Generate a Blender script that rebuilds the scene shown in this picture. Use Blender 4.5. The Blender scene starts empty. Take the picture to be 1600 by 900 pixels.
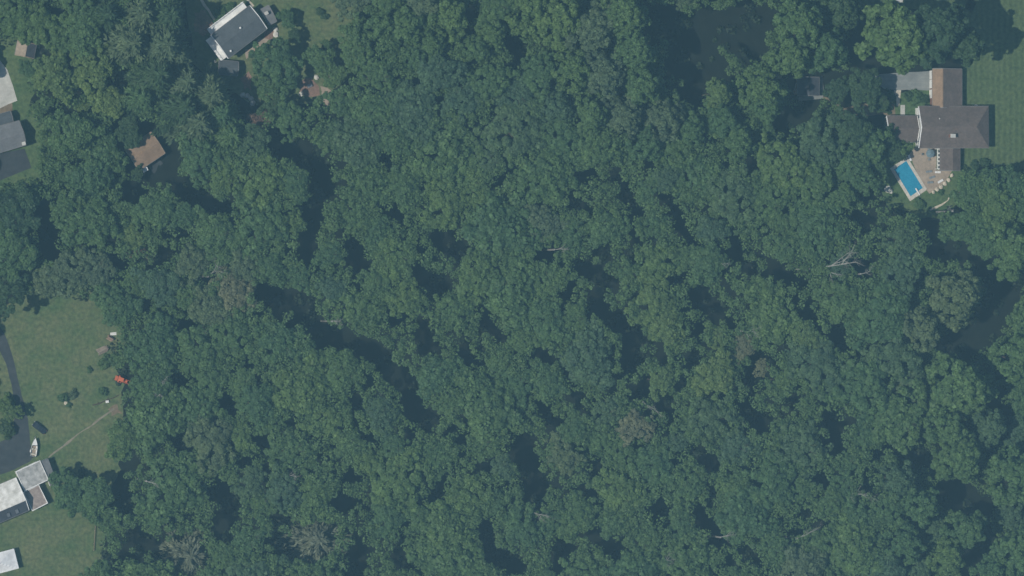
import bpy, bmesh, math, random
import numpy as np
from mathutils import Vector, Matrix

# ------------------------------------------------------------------ camera
S = 0.2                                   # metres per photograph pixel on the ground
W, H = 1600, 900
sc = bpy.context.scene
COL = sc.collection
CAM = Vector((-380.0, 0.0, 1500.0))
FWD = (Vector((0, 0, 0)) - CAM).normalized()
RIGHT = FWD.cross(Vector((0, 1, 0))).normalized()
UP = RIGHT.cross(FWD).normalized()
DIST = CAM.length
cam = bpy.data.cameras.new('camera')
cam.sensor_width = 36.0
cam.lens = 36.0 * DIST / (W * S)
cam.clip_start = 1.0
cam.clip_end = 6000.0
camo = bpy.data.objects.new('camera', cam)
COL.objects.link(camo)
camo.matrix_world = Matrix((
    (RIGHT.x, UP.x, -FWD.x, CAM.x), (RIGHT.y, UP.y, -FWD.y, CAM.y),
    (RIGHT.z, UP.z, -FWD.z, CAM.z), (0, 0, 0, 1)))
sc.camera = camo


def at(px, py, z=0.0):
    """world point at height z seen at a photograph pixel"""
    u = (px - W / 2) * S / DIST
    v = (H / 2 - py) * S / DIST
    d = FWD + RIGHT * u + UP * v
    t = (z - CAM.z) / d.z
    return CAM + d * t


def to_px(p):
    d = Vector(p) - CAM
    k = d.dot(FWD)
    return (W / 2 + d.dot(RIGHT) / k * DIST / S, H / 2 - d.dot(UP) / k * DIST / S)


# ------------------------------------------------------------------ light
SUN_EL, SUN_AZ = math.radians(51.0), math.radians(260.0)     # azimuth clockwise from +Y
world = bpy.data.worlds.new('World')
sc.world = world
world.use_nodes = True
wn = world.node_tree
bg = wn.nodes['Background']
sky = wn.nodes.new('ShaderNodeTexSky')
sky.sky_type = 'NISHITA'
sky.sun_disc = False
sky.sun_elevation = SUN_EL
sky.sun_rotation = SUN_AZ
sky.altitude = 100
wn.links.new(sky.outputs[0], bg.inputs[0])
bg.inputs[1].default_value = 0.085
sun = bpy.data.lights.new('sun', 'SUN')
sun.energy = 4.7
sun.angle = math.radians(0.5)
sun.color = (1.0, 0.95, 0.86)
suno = bpy.data.objects.new('sun', sun)
COL.objects.link(suno)
sdir = Vector((math.sin(SUN_AZ) * math.cos(SUN_EL), math.cos(SUN_AZ) * math.cos(SUN_EL), math.sin(SUN_EL)))
suno.rotation_euler = sdir.to_track_quat('Z', 'Y').to_euler()
suno.location = sdir * 400
sc.view_settings.view_transform = 'Standard'
sc.view_settings.look = 'None'
sc.view_settings.gamma = 1.0
sc.view_settings.use_curve_mapping = False
sc.view_settings.exposure = 0.0
HAZE_DENSITY = 0.000146
HAZE_COLOR = (0.285, 0.56, 0.735)
sc.cycles.use_denoising = True
sc.cycles.max_bounces = 8
sc.cycles.transparent_max_bounces = 6
sc.cycles.volume_bounces = 1

# ------------------------------------------------------------------ materials
MATS = {}


def ntree(name):
    m = bpy.data.materials.new(name)
    m.use_nodes = True
    nt = m.node_tree
    return m, nt, nt.nodes['Principled BSDF']


def mat(name, col, rough=0.8, var=0.15, scale=1.5, col2=None, metallic=0.0, bump=0.0, stretch=None, detail=6.0):
    """procedural surface: base colour broken up by two noises"""
    if name in MATS:
        return MATS[name]
    m, nt, b = ntree(name)
    N, L = nt.nodes, nt.links
    tc = N.new('ShaderNodeTexCoord')
    mp = N.new('ShaderNodeMapping')
    if stretch:
        mp.inputs['Scale'].default_value = stretch
    L.new(tc.outputs['Object'], mp.inputs[0])
    n1 = N.new('ShaderNodeTexNoise')
    n1.inputs['Scale'].default_value = scale
    n1.inputs['Detail'].default_value = detail
    n1.inputs['Roughness'].default_value = 0.65
    L.new(mp.outputs[0], n1.inputs['Vector'])
    cr = N.new('ShaderNodeValToRGB')
    c2 = col2 or tuple(min(1, c * (1 + var)) for c in col)
    c1 = tuple(c * (1 - var) for c in col) if col2 is None else col
    cr.color_ramp.elements[0].position = 0.32
    cr.color_ramp.elements[1].position = 0.68
    cr.color_ramp.elements[0].color = (*c1, 1)
    cr.color_ramp.elements[1].color = (*c2, 1)
    L.new(n1.outputs[0], cr.inputs[0])
    n2 = N.new('ShaderNodeTexNoise')
    n2.inputs['Scale'].default_value = 0.33
    n2.inputs['Detail'].default_value = 8.0
    n2.inputs['Roughness'].default_value = 0.7
    L.new(tc.outputs['Object'], n2.inputs['Vector'])
    r2 = N.new('ShaderNodeValToRGB')
    r2.color_ramp.elements[0].position = 0.34
    r2.color_ramp.elements[1].position = 0.66
    r2.color_ramp.elements[0].color = (0.80, 0.80, 0.80, 1)
    r2.color_ramp.elements[1].color = (1.14, 1.14, 1.13, 1)
    L.new(n2.outputs[0], r2.inputs[0])
    mx = N.new('ShaderNodeMix'); mx.data_type = 'RGBA'; mx.blend_type = 'MULTIPLY'; mx.inputs[0].default_value = 1.0
    L.new(cr.outputs[0], mx.inputs[6]); L.new(r2.outputs[0], mx.inputs[7])
    L.new(mx.outputs[2], b.inputs['Base Color'])
    b.inputs['Roughness'].default_value = rough
    b.inputs['Metallic'].default_value = metallic
    if rough > .82:
        b.inputs['Specular IOR Level'].default_value = 0.12
    if bump:
        bp = N.new('ShaderNodeBump')
        bp.inputs['Strength'].default_value = bump
        bp.inputs['Distance'].default_value = 0.05
        L.new(n1.outputs[0], bp.inputs['Height'])
        L.new(bp.outputs[0], b.inputs['Normal'])
    MATS[name] = m
    return m


def leaf_mat(name, col, spread=0.28, hue=(1.14, 1.06, 0.92), transl=0.26):
    """leaf colour varied per leaf spray, per tree and over the crown"""
    if name in MATS:
        return MATS[name]
    m, nt, b = ntree(name)
    N, L = nt.nodes, nt.links
    geo = N.new('ShaderNodeNewGeometry')
    oi = N.new('ShaderNodeObjectInfo')
    tc = N.new('ShaderNodeTexCoord')
    nz = N.new('ShaderNodeTexNoise')
    nz.inputs['Scale'].default_value = 0.35
    nz.inputs['Detail'].default_value = 3
    L.new(tc.outputs['Object'], nz.inputs['Vector'])
    col = tuple(c * 1.22 for c in col)
    r1 = N.new('ShaderNodeValToRGB')
    r1.color_ramp.elements[0].color = (*[c * (1 - spread) for c in col], 1)
    r1.color_ramp.elements[1].color = (*[c * (1 + spread) for c in col], 1)
    L.new(geo.outputs['Random Per Island'], r1.inputs[0])
    mx = N.new('ShaderNodeMix'); mx.data_type = 'RGBA'; mx.blend_type = 'MULTIPLY'
    mx.inputs[0].default_value = 1.0
    r2 = N.new('ShaderNodeValToRGB')
    r2.color_ramp.elements[0].position = 0.0
    r2.color_ramp.elements[1].position = 1.0
    r2.color_ramp.elements[0].color = (0.90, 0.93, 0.97, 1)
    r2.color_ramp.elements[1].color = (*hue, 1)
    L.new(oi.outputs['Random'], r2.inputs[0])
    L.new(r1.outputs[0], mx.inputs[6]); L.new(r2.outputs[0], mx.inputs[7])
    mx2 = N.new('ShaderNodeMix'); mx2.data_type = 'RGBA'; mx2.blend_type = 'MULTIPLY'
    mx2.inputs[0].default_value = 1.0
    r3 = N.new('ShaderNodeValToRGB')
    r3.color_ramp.elements[0].position = 0.35
    r3.color_ramp.elements[1].position = 0.65
    r3.color_ramp.elements[0].color = (0.82, 0.85, 0.9, 1)
    r3.color_ramp.elements[1].color = (1.12, 1.1, 1.0, 1)
    L.new(nz.outputs[0], r3.inputs[0])
    L.new(mx.outputs[2], mx2.inputs[6]); L.new(r3.outputs[0], mx2.inputs[7])
    L.new(mx2.outputs[2], b.inputs['Base Color'])
    b.inputs['Roughness'].default_value = 0.62
    b.inputs['Specular IOR Level'].default_value = 0.25
    tr = N.new('ShaderNodeBsdfTranslucent')
    L.new(mx2.outputs[2], tr.inputs[0])
    ms = N.new('ShaderNodeMixShader')
    ms.inputs[0].default_value = transl
    L.new(b.outputs[0], ms.inputs[1]); L.new(tr.outputs[0], ms.inputs[2])
    L.new(ms.outputs[0], N['Material Output'].inputs['Surface'])
    MATS[name] = m
    return m


LEAF = {
    'mid': leaf_mat('leaf_mid_green', (0.062, 0.118, 0.046)),
    'bright': leaf_mat('leaf_bright_green', (0.074, 0.132, 0.046)),
    'yellow': leaf_mat('leaf_yellow_green', (0.094, 0.148, 0.048)),
    'blue': leaf_mat('leaf_blue_green', (0.058, 0.106, 0.054)),
    'grey': leaf_mat('leaf_grey_green', (0.078, 0.118, 0.062)),
    'dark': leaf_mat('leaf_dark_green', (0.040, 0.078, 0.034)),
    'tan': leaf_mat('leaf_grey_tan', (0.122, 0.138, 0.082), hue=(1.12, 1.05, .9)),
    'brown': leaf_mat('leaf_brown', (0.150, 0.095, 0.070)),
    'fill': leaf_mat('leaf_understorey', (0.062, 0.116, 0.046)),
    'under': leaf_mat('leaf_undergrowth', (0.020, 0.036, 0.018)),  # darker than the other leaves to hold the shade of the gaps
    'plume': leaf_mat('needle_pale', (0.135, 0.152, 0.098)),
}
COLWORD = {'mid': 'mid-green', 'bright': 'bright green', 'yellow': 'yellowish green', 'blue': 'bluish green',
           'grey': 'greyish green', 'dark': 'dark green', 'tan': 'grey-tan', 'brown': 'reddish brown', 'plume': 'pale'}
BARK = mat('bark', (0.085, 0.068, 0.052), 0.95, 0.3, 3.0, bump=0.5)
DEAD = mat('dead_wood', (0.27, 0.26, 0.23), 0.9, 0.3, 2.0)


def lawn_mat(name, c1, c2, stripes=0.0):
    m, nt, b = ntree(name)
    N, L = nt.nodes, nt.links
    tc = N.new('ShaderNodeTexCoord')
    a = N.new('ShaderNodeTexNoise'); a.inputs['Scale'].default_value = 0.11; a.inputs['Detail'].default_value = 9
    a.inputs['Roughness'].default_value = 0.72
    f = N.new('ShaderNodeTexNoise'); f.inputs['Scale'].default_value = 0.9; f.inputs['Detail'].default_value = 6
    L.new(tc.outputs['Object'], a.inputs['Vector']); L.new(tc.outputs['Object'], f.inputs['Vector'])
    r = N.new('ShaderNodeValToRGB')
    r.color_ramp.elements[0].position = 0.36; r.color_ramp.elements[1].position = 0.66
    r.color_ramp.elements[0].color = (*c1, 1); r.color_ramp.elements[1].color = (*c2, 1)
    L.new(a.outputs[0], r.inputs[0])
    rf = N.new('ShaderNodeValToRGB')
    rf.color_ramp.elements[0].position = 0.3; rf.color_ramp.elements[1].position = 0.7
    rf.color_ramp.elements[0].color = (0.66, 0.70, 0.70, 1); rf.color_ramp.elements[1].color = (1.26, 1.22, 1.15, 1)
    L.new(f.outputs[0], rf.inputs[0])
    mx = N.new('ShaderNodeMix'); mx.data_type = 'RGBA'; mx.blend_type = 'MULTIPLY'; mx.inputs[0].default_value = 1
    L.new(r.outputs[0], mx.inputs[6]); L.new(rf.outputs[0], mx.inputs[7])
    out = mx.outputs[2]
    if stripes:
        wv = N.new('ShaderNodeTexWave'); wv.wave_type = 'BANDS'; wv.bands_direction = 'X'
        wv.inputs['Scale'].default_value = 0.16; wv.inputs['Distortion'].default_value = 0.6
        wv.inputs['Detail'].default_value = 1.5
        L.new(tc.outputs['Object'], wv.inputs['Vector'])
        rw = N.new('ShaderNodeValToRGB')
        rw.color_ramp.elements[0].color = (1 - stripes, 1 - stripes, 1 - stripes, 1)
        rw.color_ramp.elements[1].color = (1 + stripes, 1 + stripes, 1 + stripes, 1)
        L.new(wv.outputs[0], rw.inputs[0])
        m2 = N.new('ShaderNodeMix'); m2.data_type = 'RGBA'; m2.blend_type = 'MULTIPLY'; m2.inputs[0].default_value = 1
        L.new(out, m2.inputs[6]); L.new(rw.outputs[0], m2.inputs[7])
        out = m2.outputs[2]
    L.new(out, b.inputs['Base Color'])
    b.inputs['Specular IOR Level'].default_value = 0.15
    b.inputs['Roughness'].default_value = 0.95
    bp = N.new('ShaderNodeBump'); bp.inputs['Strength'].default_value = 0.6; bp.inputs['Distance'].default_value = 0.25
    L.new(f.outputs[0], bp.inputs['Height']); L.new(bp.outputs[0], b.inputs['Normal'])
    MATS[name] = m
    return m


M_FLOOR = mat('forest_floor', (0.009, 0.013, 0.010), 0.98, col2=(0.016, 0.021, 0.015), scale=0.25, detail=9)  # kept near black, so canopy shade is in the colour
M_LAWN = lawn_mat('lawn_grass', (0.076, 0.124, 0.050), (0.142, 0.156, 0.078))
M_LAWN_DK = lawn_mat('lawn_grass_lush', (0.062, 0.112, 0.044), (0.105, 0.145, 0.062))
M_LAWN_ST = lawn_mat('lawn_grass_mown', (0.070, 0.108, 0.046), (0.092, 0.128, 0.058), 0.11)
M_ASPH = mat('asphalt', (0.040, 0.047, 0.052), 0.9, col2=(0.060, 0.067, 0.070), scale=0.5, detail=8)
M_ASPH_P = mat('worn_asphalt', (0.19, 0.205, 0.20), 0.9, col2=(0.25, 0.26, 0.245), scale=0.6, stretch=(0.25, 2.2, 1))
M_CONC = mat('concrete', (0.44, 0.44, 0.40), 0.9, col2=(0.54, 0.53, 0.49), scale=0.6)
M_STONE = mat('pale_stone', (0.54, 0.48, 0.38), 0.9, 0.2, 2.0, bump=0.4)
M_WSTONE = mat('white_stone', (0.62, 0.60, 0.54), 0.9, 0.18, 2.5, bump=0.4)
M_TAN = mat('tan_paving', (0.33, 0.27, 0.21), 0.9, 0.14, 1.2)
M_PATH = mat('trodden_path', (0.24, 0.215, 0.16), 0.95, 0.2, 1.0)
M_DIRT = mat('bare_dirt', (0.19, 0.150, 0.10), 0.95, 0.25, 1.0)
M_BRICK = mat('brick_paving', (0.225, 0.145, 0.11), 0.9, 0.25, 2.2)
M_COPE = mat('pool_coping', (0.55, 0.51, 0.44), 0.8, 0.14, 2.5)
M_SLATE = mat('slate_roof', (0.090, 0.102, 0.110), 0.85, 0.13, 1.6, stretch=(1, 1, 4))
M_GREYR = mat('grey_shingle_roof', (0.175, 0.18, 0.185), 0.9, 0.12, 1.6)
M_DARKR = mat('dark_shingle_roof', (0.065, 0.072, 0.085), 0.85, 0.15, 1.8)
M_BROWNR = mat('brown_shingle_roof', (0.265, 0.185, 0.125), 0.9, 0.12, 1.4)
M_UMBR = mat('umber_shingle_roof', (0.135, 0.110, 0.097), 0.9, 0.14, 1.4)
M_WHITER = mat('weathered_white_roof', (0.52, 0.51, 0.46), 0.85, col2=(0.86, 0.85, 0.81), scale=0.7, detail=9)
M_PALER = mat('weathered_grey_roof', (0.24, 0.24, 0.23), 0.9, col2=(0.52, 0.52, 0.50), scale=0.6, detail=9)
M_PINKR = mat('faded_red_deck', (0.25, 0.20, 0.18), 0.9, col2=(0.36, 0.31, 0.28), scale=0.7, detail=8)
M_WHITE = mat('white_paint', (0.78, 0.78, 0.76), 0.6, 0.06, 2.0)
M_SIDING = mat('white_siding', (0.70, 0.70, 0.67), 0.7, 0.08, 1.5)
M_CREAM = mat('cream_siding', (0.55, 0.50, 0.40), 0.8, 0.1, 1.5)
M_BRKWALL = mat('brick_wall', (0.24, 0.13, 0.095), 0.9, 0.2, 3.0)
M_GLASS = mat('dark_glass', (0.03, 0.04, 0.05), 0.12, 0.2, 1.0)
M_METAL = mat('grey_metal', (0.32, 0.33, 0.34), 0.45, 0.12, 2.0, metallic=0.6)
M_GUTTER = mat('dull_gutter', (0.17, 0.165, 0.16), 0.7, 0.15, 2.0)
M_DKMETAL = mat('dark_metal', (0.04, 0.042, 0.046), 0.5, 0.2, 2.0)
M_RUBBER = mat('rubber', (0.02, 0.02, 0.021), 0.85, 0.2, 4.0)
M_CARPT = mat('car_paint', (0.020, 0.028, 0.036), 0.25, 0.15, 2.0)
M_LAMP = mat('lamp_glass', (0.75, 0.75, 0.72), 0.2, 0.05, 3.0)
M_RED = mat('tail_lamp', (0.35, 0.02, 0.02), 0.3, 0.1, 3.0)
M_ORANGE = mat('orange_paint', (0.56, 0.135, 0.055), 0.6, 0.15, 2.0)
M_FABRIC = mat('grey_fabric', (0.22, 0.25, 0.27), 0.95, 0.12, 3.0)
M_BLUEF = mat('blue_grey_fabric', (0.15, 0.21, 0.24), 0.95, 0.15, 2.0)
M_TENT = mat('white_canvas', (0.78, 0.79, 0.80), 0.7, 0.05, 0.8)
M_WOOD = mat('weathered_wood', (0.30, 0.235, 0.165), 0.9, 0.25, 2.0)
M_POOLB = mat('pool_liner', (0.10, 0.42, 0.62), 0.6, 0.08, 0.6)


def water_mat():
    m, nt, b = ntree('pool_water')
    N, L = nt.nodes, nt.links
    tc = N.new('ShaderNodeTexCoord')
    n = N.new('ShaderNodeTexNoise'); n.inputs['Scale'].default_value = 1.6; n.inputs['Detail'].default_value = 3
    L.new(tc.outputs['Object'], n.inputs['Vector'])
    r = N.new('ShaderNodeValToRGB')
    r.color_ramp.elements[0].position = 0.3; r.color_ramp.elements[1].position = 0.7
    r.color_ramp.elements[0].color = (0.020, 0.21, 0.34, 1); r.color_ramp.elements[1].color = (0.035, 0.28, 0.42, 1)
    L.new(n.outputs[0], r.inputs[0]); L.new(r.outputs[0], b.inputs['Base Color'])
    b.inputs['Roughness'].default_value = 0.08
    b.inputs['IOR'].default_value = 1.33
    bp = N.new('ShaderNodeBump'); bp.inputs['Strength'].default_value = 0.12; bp.inputs['Distance'].default_value = 0.05
    L.new(n.outputs[0], bp.inputs['Height']); L.new(bp.outputs[0], b.inputs['Normal'])
    return m


M_WATER = water_mat()

# ------------------------------------------------------------------ helpers
rng = np.random.default_rng(7)
rnd = random.Random(11)


def link(o, parent=None):
    COL.objects.link(o)
    if parent is not None:
        o.parent = parent
    return o


def tag(o, label=None, cat=None, group=None, kind=None):
    if label: o['label'] = label
    if cat: o['category'] = cat
    if group: o['group'] = group
    if kind: o['kind'] = kind
    return o


def thing(name, label, cat, loc=(0, 0, 0), rz=0.0, group=None):
    o = bpy.data.objects.new(name, None)
    o.empty_display_size = 0.5
    COL.objects.link(o)
    o.location = loc
    o.rotation_euler = (0, 0, rz)
    return tag(o, label, cat, group)


class MB:
    """collects shapes; build() links them as one mesh object"""
    def __init__(self):
        self.v, self.f = [], []

    def add(self, vs, fs):
        n = len(self.v)
        self.v += [tuple(p) for p in vs]
        self.f += [tuple(i + n for i in q) for q in fs]
        return self

    def box(self, c, s, rz=0.0, top=1.0, rx=0.0):
        """box centred at c with size s; top scales the upper face"""
        out = []
        R = Matrix.Rotation(rz, 3, 'Z') @ Matrix.Rotation(rx, 3, 'X')
        for z in (-.5, .5):
            k = top if z > 0 else 1.0
            for x, y in ((-.5, -.5), (.5, -.5), (.5, .5), (-.5, .5)):
                out.append(R @ Vector((x * s[0] * k, y * s[1] * k, z * s[2])) + Vector(c))
        return self.add(out, [(3, 2, 1, 0), (4, 5, 6, 7), (0, 1, 5, 4), (1, 2, 6, 5), (2, 3, 7, 6), (3, 0, 4, 7)])

    def prism(self, poly, z0, z1):
        """poly: plan outline; z may be numbers or per-vertex lists"""
        n = len(poly)
        a = [z0] * n if not isinstance(z0, (list, tuple)) else z0
        b = [z1] * n if not isinstance(z1, (list, tuple)) else z1
        vs = [(p[0], p[1], a[i]) for i, p in enumerate(poly)] + [(p[0], p[1], b[i]) for i, p in enumerate(poly)]
        fs = [tuple(range(n - 1, -1, -1)), tuple(range(n, 2 * n))]
        fs += [(i, (i + 1) % n, n + (i + 1) % n, n + i) for i in range(n)]
        return self.add(vs, fs)

    def tube(self, p0, p1, r0, r1, n=6):
        p0, p1 = Vector(p0), Vector(p1)
        d = (p1 - p0).normalized()
        a = d.cross(Vector((0, 0, 1)) if abs(d.z) < .9 else Vector((1, 0, 0))).normalized()
        b = d.cross(a)
        vs = []
        for p, r in ((p0, r0), (p1, r1)):
            for i in range(n):
                t = 2 * math.pi * i / n
                vs.append(p + a * math.cos(t) * r + b * math.sin(t) * r)
        fs = [(i, (i + 1) % n, n + (i + 1) % n, n + i) for i in range(n)]
        fs += [tuple(range(n - 1, -1, -1)), tuple(range(n, 2 * n))]
        return self.add(vs, fs)

    def mesh(self, name, m):
        me = bpy.data.meshes.new(name)
        me.from_pydata(self.v, [], self.f)
        bm = bmesh.new(); bm.from_mesh(me)
        bmesh.ops.recalc_face_normals(bm, faces=bm.faces[:])
        bm.to_mesh(me); bm.free()
        if m: me.materials.append(m)
        return me

    def build(self, name, m, parent=None, bevel=0.0):
        o = link(bpy.data.objects.new(name, self.mesh(name, m)), parent)
        if bevel:
            bv = o.modifiers.new('bevel', 'BEVEL'); bv.width = bevel; bv.segments = 2
        return o


def mesh_np(name, V, F, m=None):
    """V (n,3), F (k,4) quads"""
    me = bpy.data.meshes.new(name)
    me.vertices.add(len(V)); me.vertices.foreach_set('co', np.asarray(V, dtype=np.float32).ravel())
    k = len(F)
    me.loops.add(k * 4); me.loops.foreach_set('vertex_index', np.asarray(F, dtype=np.int32).ravel())
    me.polygons.add(k)
    me.polygons.foreach_set('loop_start', np.arange(0, k * 4, 4, dtype=np.int32))
    me.update(calc_edges=True)
    if m: me.materials.append(m)
    return me


def leaf_quads(P, Nrm, size, aspect=1.0, T=None):
    """a bent leaf spray at each point P with normal Nrm"""
    n = len(P)
    Nrm = Nrm / np.maximum(np.linalg.norm(Nrm, axis=1, keepdims=True), 1e-6)
    if T is None:
        T = rng.normal(size=(n, 3))
    T = T - Nrm * np.sum(T * Nrm, axis=1, keepdims=True)
    T /= np.maximum(np.linalg.norm(T, axis=1, keepdims=True), 1e-6)
    B = np.cross(Nrm, T)
    a = (size * aspect * .5)[:, None]
    b = (size * .5)[:, None]
    sag = Nrm * (size * .18)[:, None]
    V = np.empty((n, 4, 3))
    V[:, 0] = P - T * a * 1.1 - sag
    V[:, 1] = P - B * b + sag * .4
    V[:, 2] = P + T * a * 1.1 - sag
    V[:, 3] = P + B * b + sag * .4
    F = np.arange(n * 4).reshape(n, 4)
    return V.reshape(-1, 3), F


def crown_mesh(name, seed, R=6.0, lumps=52, per=120, flat=0.72, leaf=(.38, .8), lump_r=.25, wild=1.0, pits=0.0):
    """broadleaf crown: a dome of leafy boughs, each a clump of leaf sprays; origin at the crown base"""
    global rng
    rng = np.random.default_rng(seed)
    a, b, c = rng.uniform(0, 6.28, 3)
    PP, NN = [], []
    for i in range(lumps):
        z = 1 - (i + .5) / lumps * 1.22
        rr = math.sqrt(max(0, 1 - z * z))
        th = i * 2.39996 + rng.normal() * .35
        f = 1 + wild * (.13 * math.sin(2 * th + a) + .11 * math.sin(3 * th + b) + .09 * math.sin(5 * th + c))
        if rng.random() < pits: continue
        k = rng.uniform(.62, 1.04)
        cx = np.array([R * .82 * rr * f * math.cos(th) * k, R * .82 * rr * f * math.sin(th) * k,
                       R * flat * (z * .82 * rng.uniform(.86, 1.08) + .12) + rng.normal() * R * .035])
        lr = R * lump_r * rng.uniform(.65, 1.35)
        d = rng.normal(size=(per, 3))
        d /= np.linalg.norm(d, axis=1, keepdims=True)
        d += np.array([math.cos(th) * rr * .5, math.sin(th) * rr * .5, .45])
        d /= np.linalg.norm(d, axis=1, keepdims=True)
        p = cx + d * lr * rng.uniform(.72, 1.1, (per, 1)) * np.array([1, 1, .7])
        PP.append(p)
        NN.append(d * .7 + np.array([0, 0, .55]) + rng.normal(size=(per, 3)) * .42)
    P, Nn = np.concatenate(PP), np.concatenate(NN)
    P[:, 2] += R * flat * .25
    V, F = leaf_quads(P, Nn, rng.uniform(leaf[0], leaf[1], len(P)), rng.uniform(.9, 1.5, len(P)))
    return mesh_np(name, V, F, LEAF['mid'])


def pine_mesh(name, seed, R=4.6, Hh=13.0, whorls=17, droop=.18, sparse=1.0):
    """conifer crown: whorls of boughs set with needle sprays; origin at the crown base"""
    global rng
    rng = np.random.default_rng(seed)
    PP, NN, TT, SZ = [], [], [], []
    for w in range(whorls):
        t = (w + .5) / whorls
        L = R * (1 - t) ** .62 * rng.uniform(.82, 1.08) + .5
        n = int(rng.integers(6, 9))
        o = rng.uniform(0, 6.28)
        for k in range(n):
            th = o + k * 2 * math.pi / n + rng.normal() * .16
            Lk = L * rng.uniform(.7, 1.12)
            m = max(4, int(Lk * 9 * sparse))
            s = rng.uniform(.12, 1, m)
            side = rng.normal(size=m) * .26 * Lk * (0.25 + .55 * s) * .6
            ct, st = math.cos(th), math.sin(th)
            z = Hh * t + s * Lk * .18 - droop * Lk * s * s + rng.normal(size=m) * .1
            PP.append(np.stack([ct * s * Lk - st * side, st * s * Lk + ct * side, z], 1))
            ang = th + np.sign(side) * rng.uniform(.1, .75, m)
            TT.append(np.stack([np.cos(ang), np.sin(ang), rng.uniform(-.25, .2, m)], 1))
            NN.append(rng.normal(size=(m, 3)) * .35 + np.array([0, 0, 1.0]))
            SZ.append(rng.uniform(.22, .4, m))
    P, Nn, T, Z = map(np.concatenate, (PP, NN, TT, SZ))
    V, F = leaf_quads(P, Nn, Z, 3.0, T)
    return mesh_np(name, V, F, LEAF['grey'])


def branch_mesh(name, seed, Ht=13.0, spread=.55, n1=7, lean=0.0, r0=.32, twigs=3, m=DEAD):
    """bare tree: trunk, limbs and twigs as tapered tubes"""
    r = random.Random(seed)
    mb = MB()

    def limb(p, d, L, rad, lvl):
        segs = 4 if lvl < 2 else 3
        pts = [p]
        for i in range(segs):
            d = (d + Vector((r.gauss(0, .13), r.gauss(0, .13), r.gauss(0.02, .10)))).normalized()
            pts.append(pts[-1] + d * L / segs)
        for i in range(segs):
            mb.tube(pts[i], pts[i + 1], rad * (1 - .8 * i / segs), rad * (1 - .8 * (i + 1) / segs), 5 if lvl < 2 else 3)
        if lvl < twigs:
            k = n1 if lvl == 0 else 4
            for j in range(k):
                t = (.42 + .58 * (j + r.random() * .6) / k) if lvl == 0 else r.uniform(.3, 1)
                q = pts[min(segs, int(t * segs))]
                th = r.uniform(0, 6.28)
                side = Vector((math.cos(th), math.sin(th), r.uniform(-.1, .5)))
                nd = (d * (1 - spread) + side * spread * 1.3).normalized()
                limb(q, nd, L * r.uniform(.38, .62), rad * .45, lvl + 1)

    limb(Vector((0, 0, -.3)), Vector((lean, 0, 1)).normalized(), Ht, r0, 0)
    return mb.mesh(name, m)


def trunk_mesh(name, seed, Ht):
    r = random.Random(seed)
    mb = MB()
    p = Vector((0, 0, -.4)); rad = .36
    for i in range(5):
        q = Vector((r.gauss(0, .15), r.gauss(0, .15), Ht * (i + 1) / 5))
        mb.tube(p, q, rad, rad * .84, 8); p, rad = q, rad * .84
        if i >= 2:
            for k in range(3):
                th = r.uniform(0, 6.28)
                e = q + Vector((math.cos(th) * 3.0, math.sin(th) * 3.0, r.uniform(1.2, 2.6)))
                mb.tube(q, e, rad * .5, rad * .14, 5)
    return mb.mesh(name, BARK)


CROWNS = [crown_mesh('crown', 100 + i, lumps=int(125 + 10 * (i % 4)), per=56, flat=(.28, .34, .40, .31)[i % 4], leaf=(.30, .66),
                     lump_r=(.11, .135, .16)[i % 3], wild=1.7, pits=.1) for i in range(10)]
TALL = [crown_mesh('crown', 140 + i, R=7.0, lumps=130, per=72, flat=1.1, leaf=(.36, .75), lump_r=.135, wild=1.3, pits=.08) for i in range(4)]
PINES = [pine_mesh('crown', 170 + i) for i in range(3)]
PLUMES = [pine_mesh('crown', 180 + i, R=6.5, Hh=8.0, whorls=9, droop=.05, sparse=1.3) for i in range(2)]
TRUNKS = [trunk_mesh('trunk', 20 + i, 12.0) for i in range(3)]
SHRUBS = [crown_mesh('foliage', 200 + i, R=1.6, lumps=16, per=60, flat=.8, leaf=(.2, .42), lump_r=.34) for i in range(3)]

TREES = []       # (root, px, py, words)


def set_mat(o, m):
    o.material_slots[0].link = 'OBJECT'
    o.material_slots[0].material = m


def tree(px, py, r, tone='mid', height=17.0, style='oak', name=None, label=None, cat='tree', group=None, auto=False):
    """tree whose crown shows centred at a photograph pixel with radius r pixels"""
    rm = r * S
    if style == 'tall':
        me = TALL[rnd.randrange(4)]; base_r, ch = 7.0, 7.0 * 1.15 * 1.25
    elif style == 'pine':
        me = PINES[rnd.randrange(3)]; base_r, ch = 3.9, 11.0
    elif style == 'plume':
        me = PLUMES[rnd.randrange(2)]; base_r, ch = 6.0, 8.0
    else:
        me = CROWNS[rnd.randrange(len(CROWNS))]; base_r, ch = 6.0, 6.0 * .34 * 1.2
    k = rm / base_r * (1.24 if auto else 1.08)
    zs = 1.45 if style == 'tall' else 1.0
    chh = ch * k * zs
    zmid = max(height - chh * .55, 1.0)
    p = at(px, py, zmid)
    rz = rnd.uniform(0, 6.28)
    nm = name or {'pine': 'pine_tree', 'plume': 'pine_tree'}.get(style, 'broadleaf_tree')
    root = thing(nm, label, cat, (p.x, p.y, 0), rz, group)
    cr = link(bpy.data.objects.new('crown', me), root)
    base = max(height - chh, .3)
    cr.location = (0, 0, base)
    cr.scale = (k, k * rnd.uniform(.93, 1.07), k * zs)
    set_mat(cr, LEAF[tone])
    tk = link(bpy.data.objects.new('trunk', TRUNKS[rnd.randrange(3)]), root)
    tk.scale = (k * 1.0, k * 1.0, (base + chh * .45) / 12.0)
    TREES.append((root, px, py, r, tone, style, label))
    return root


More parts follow.
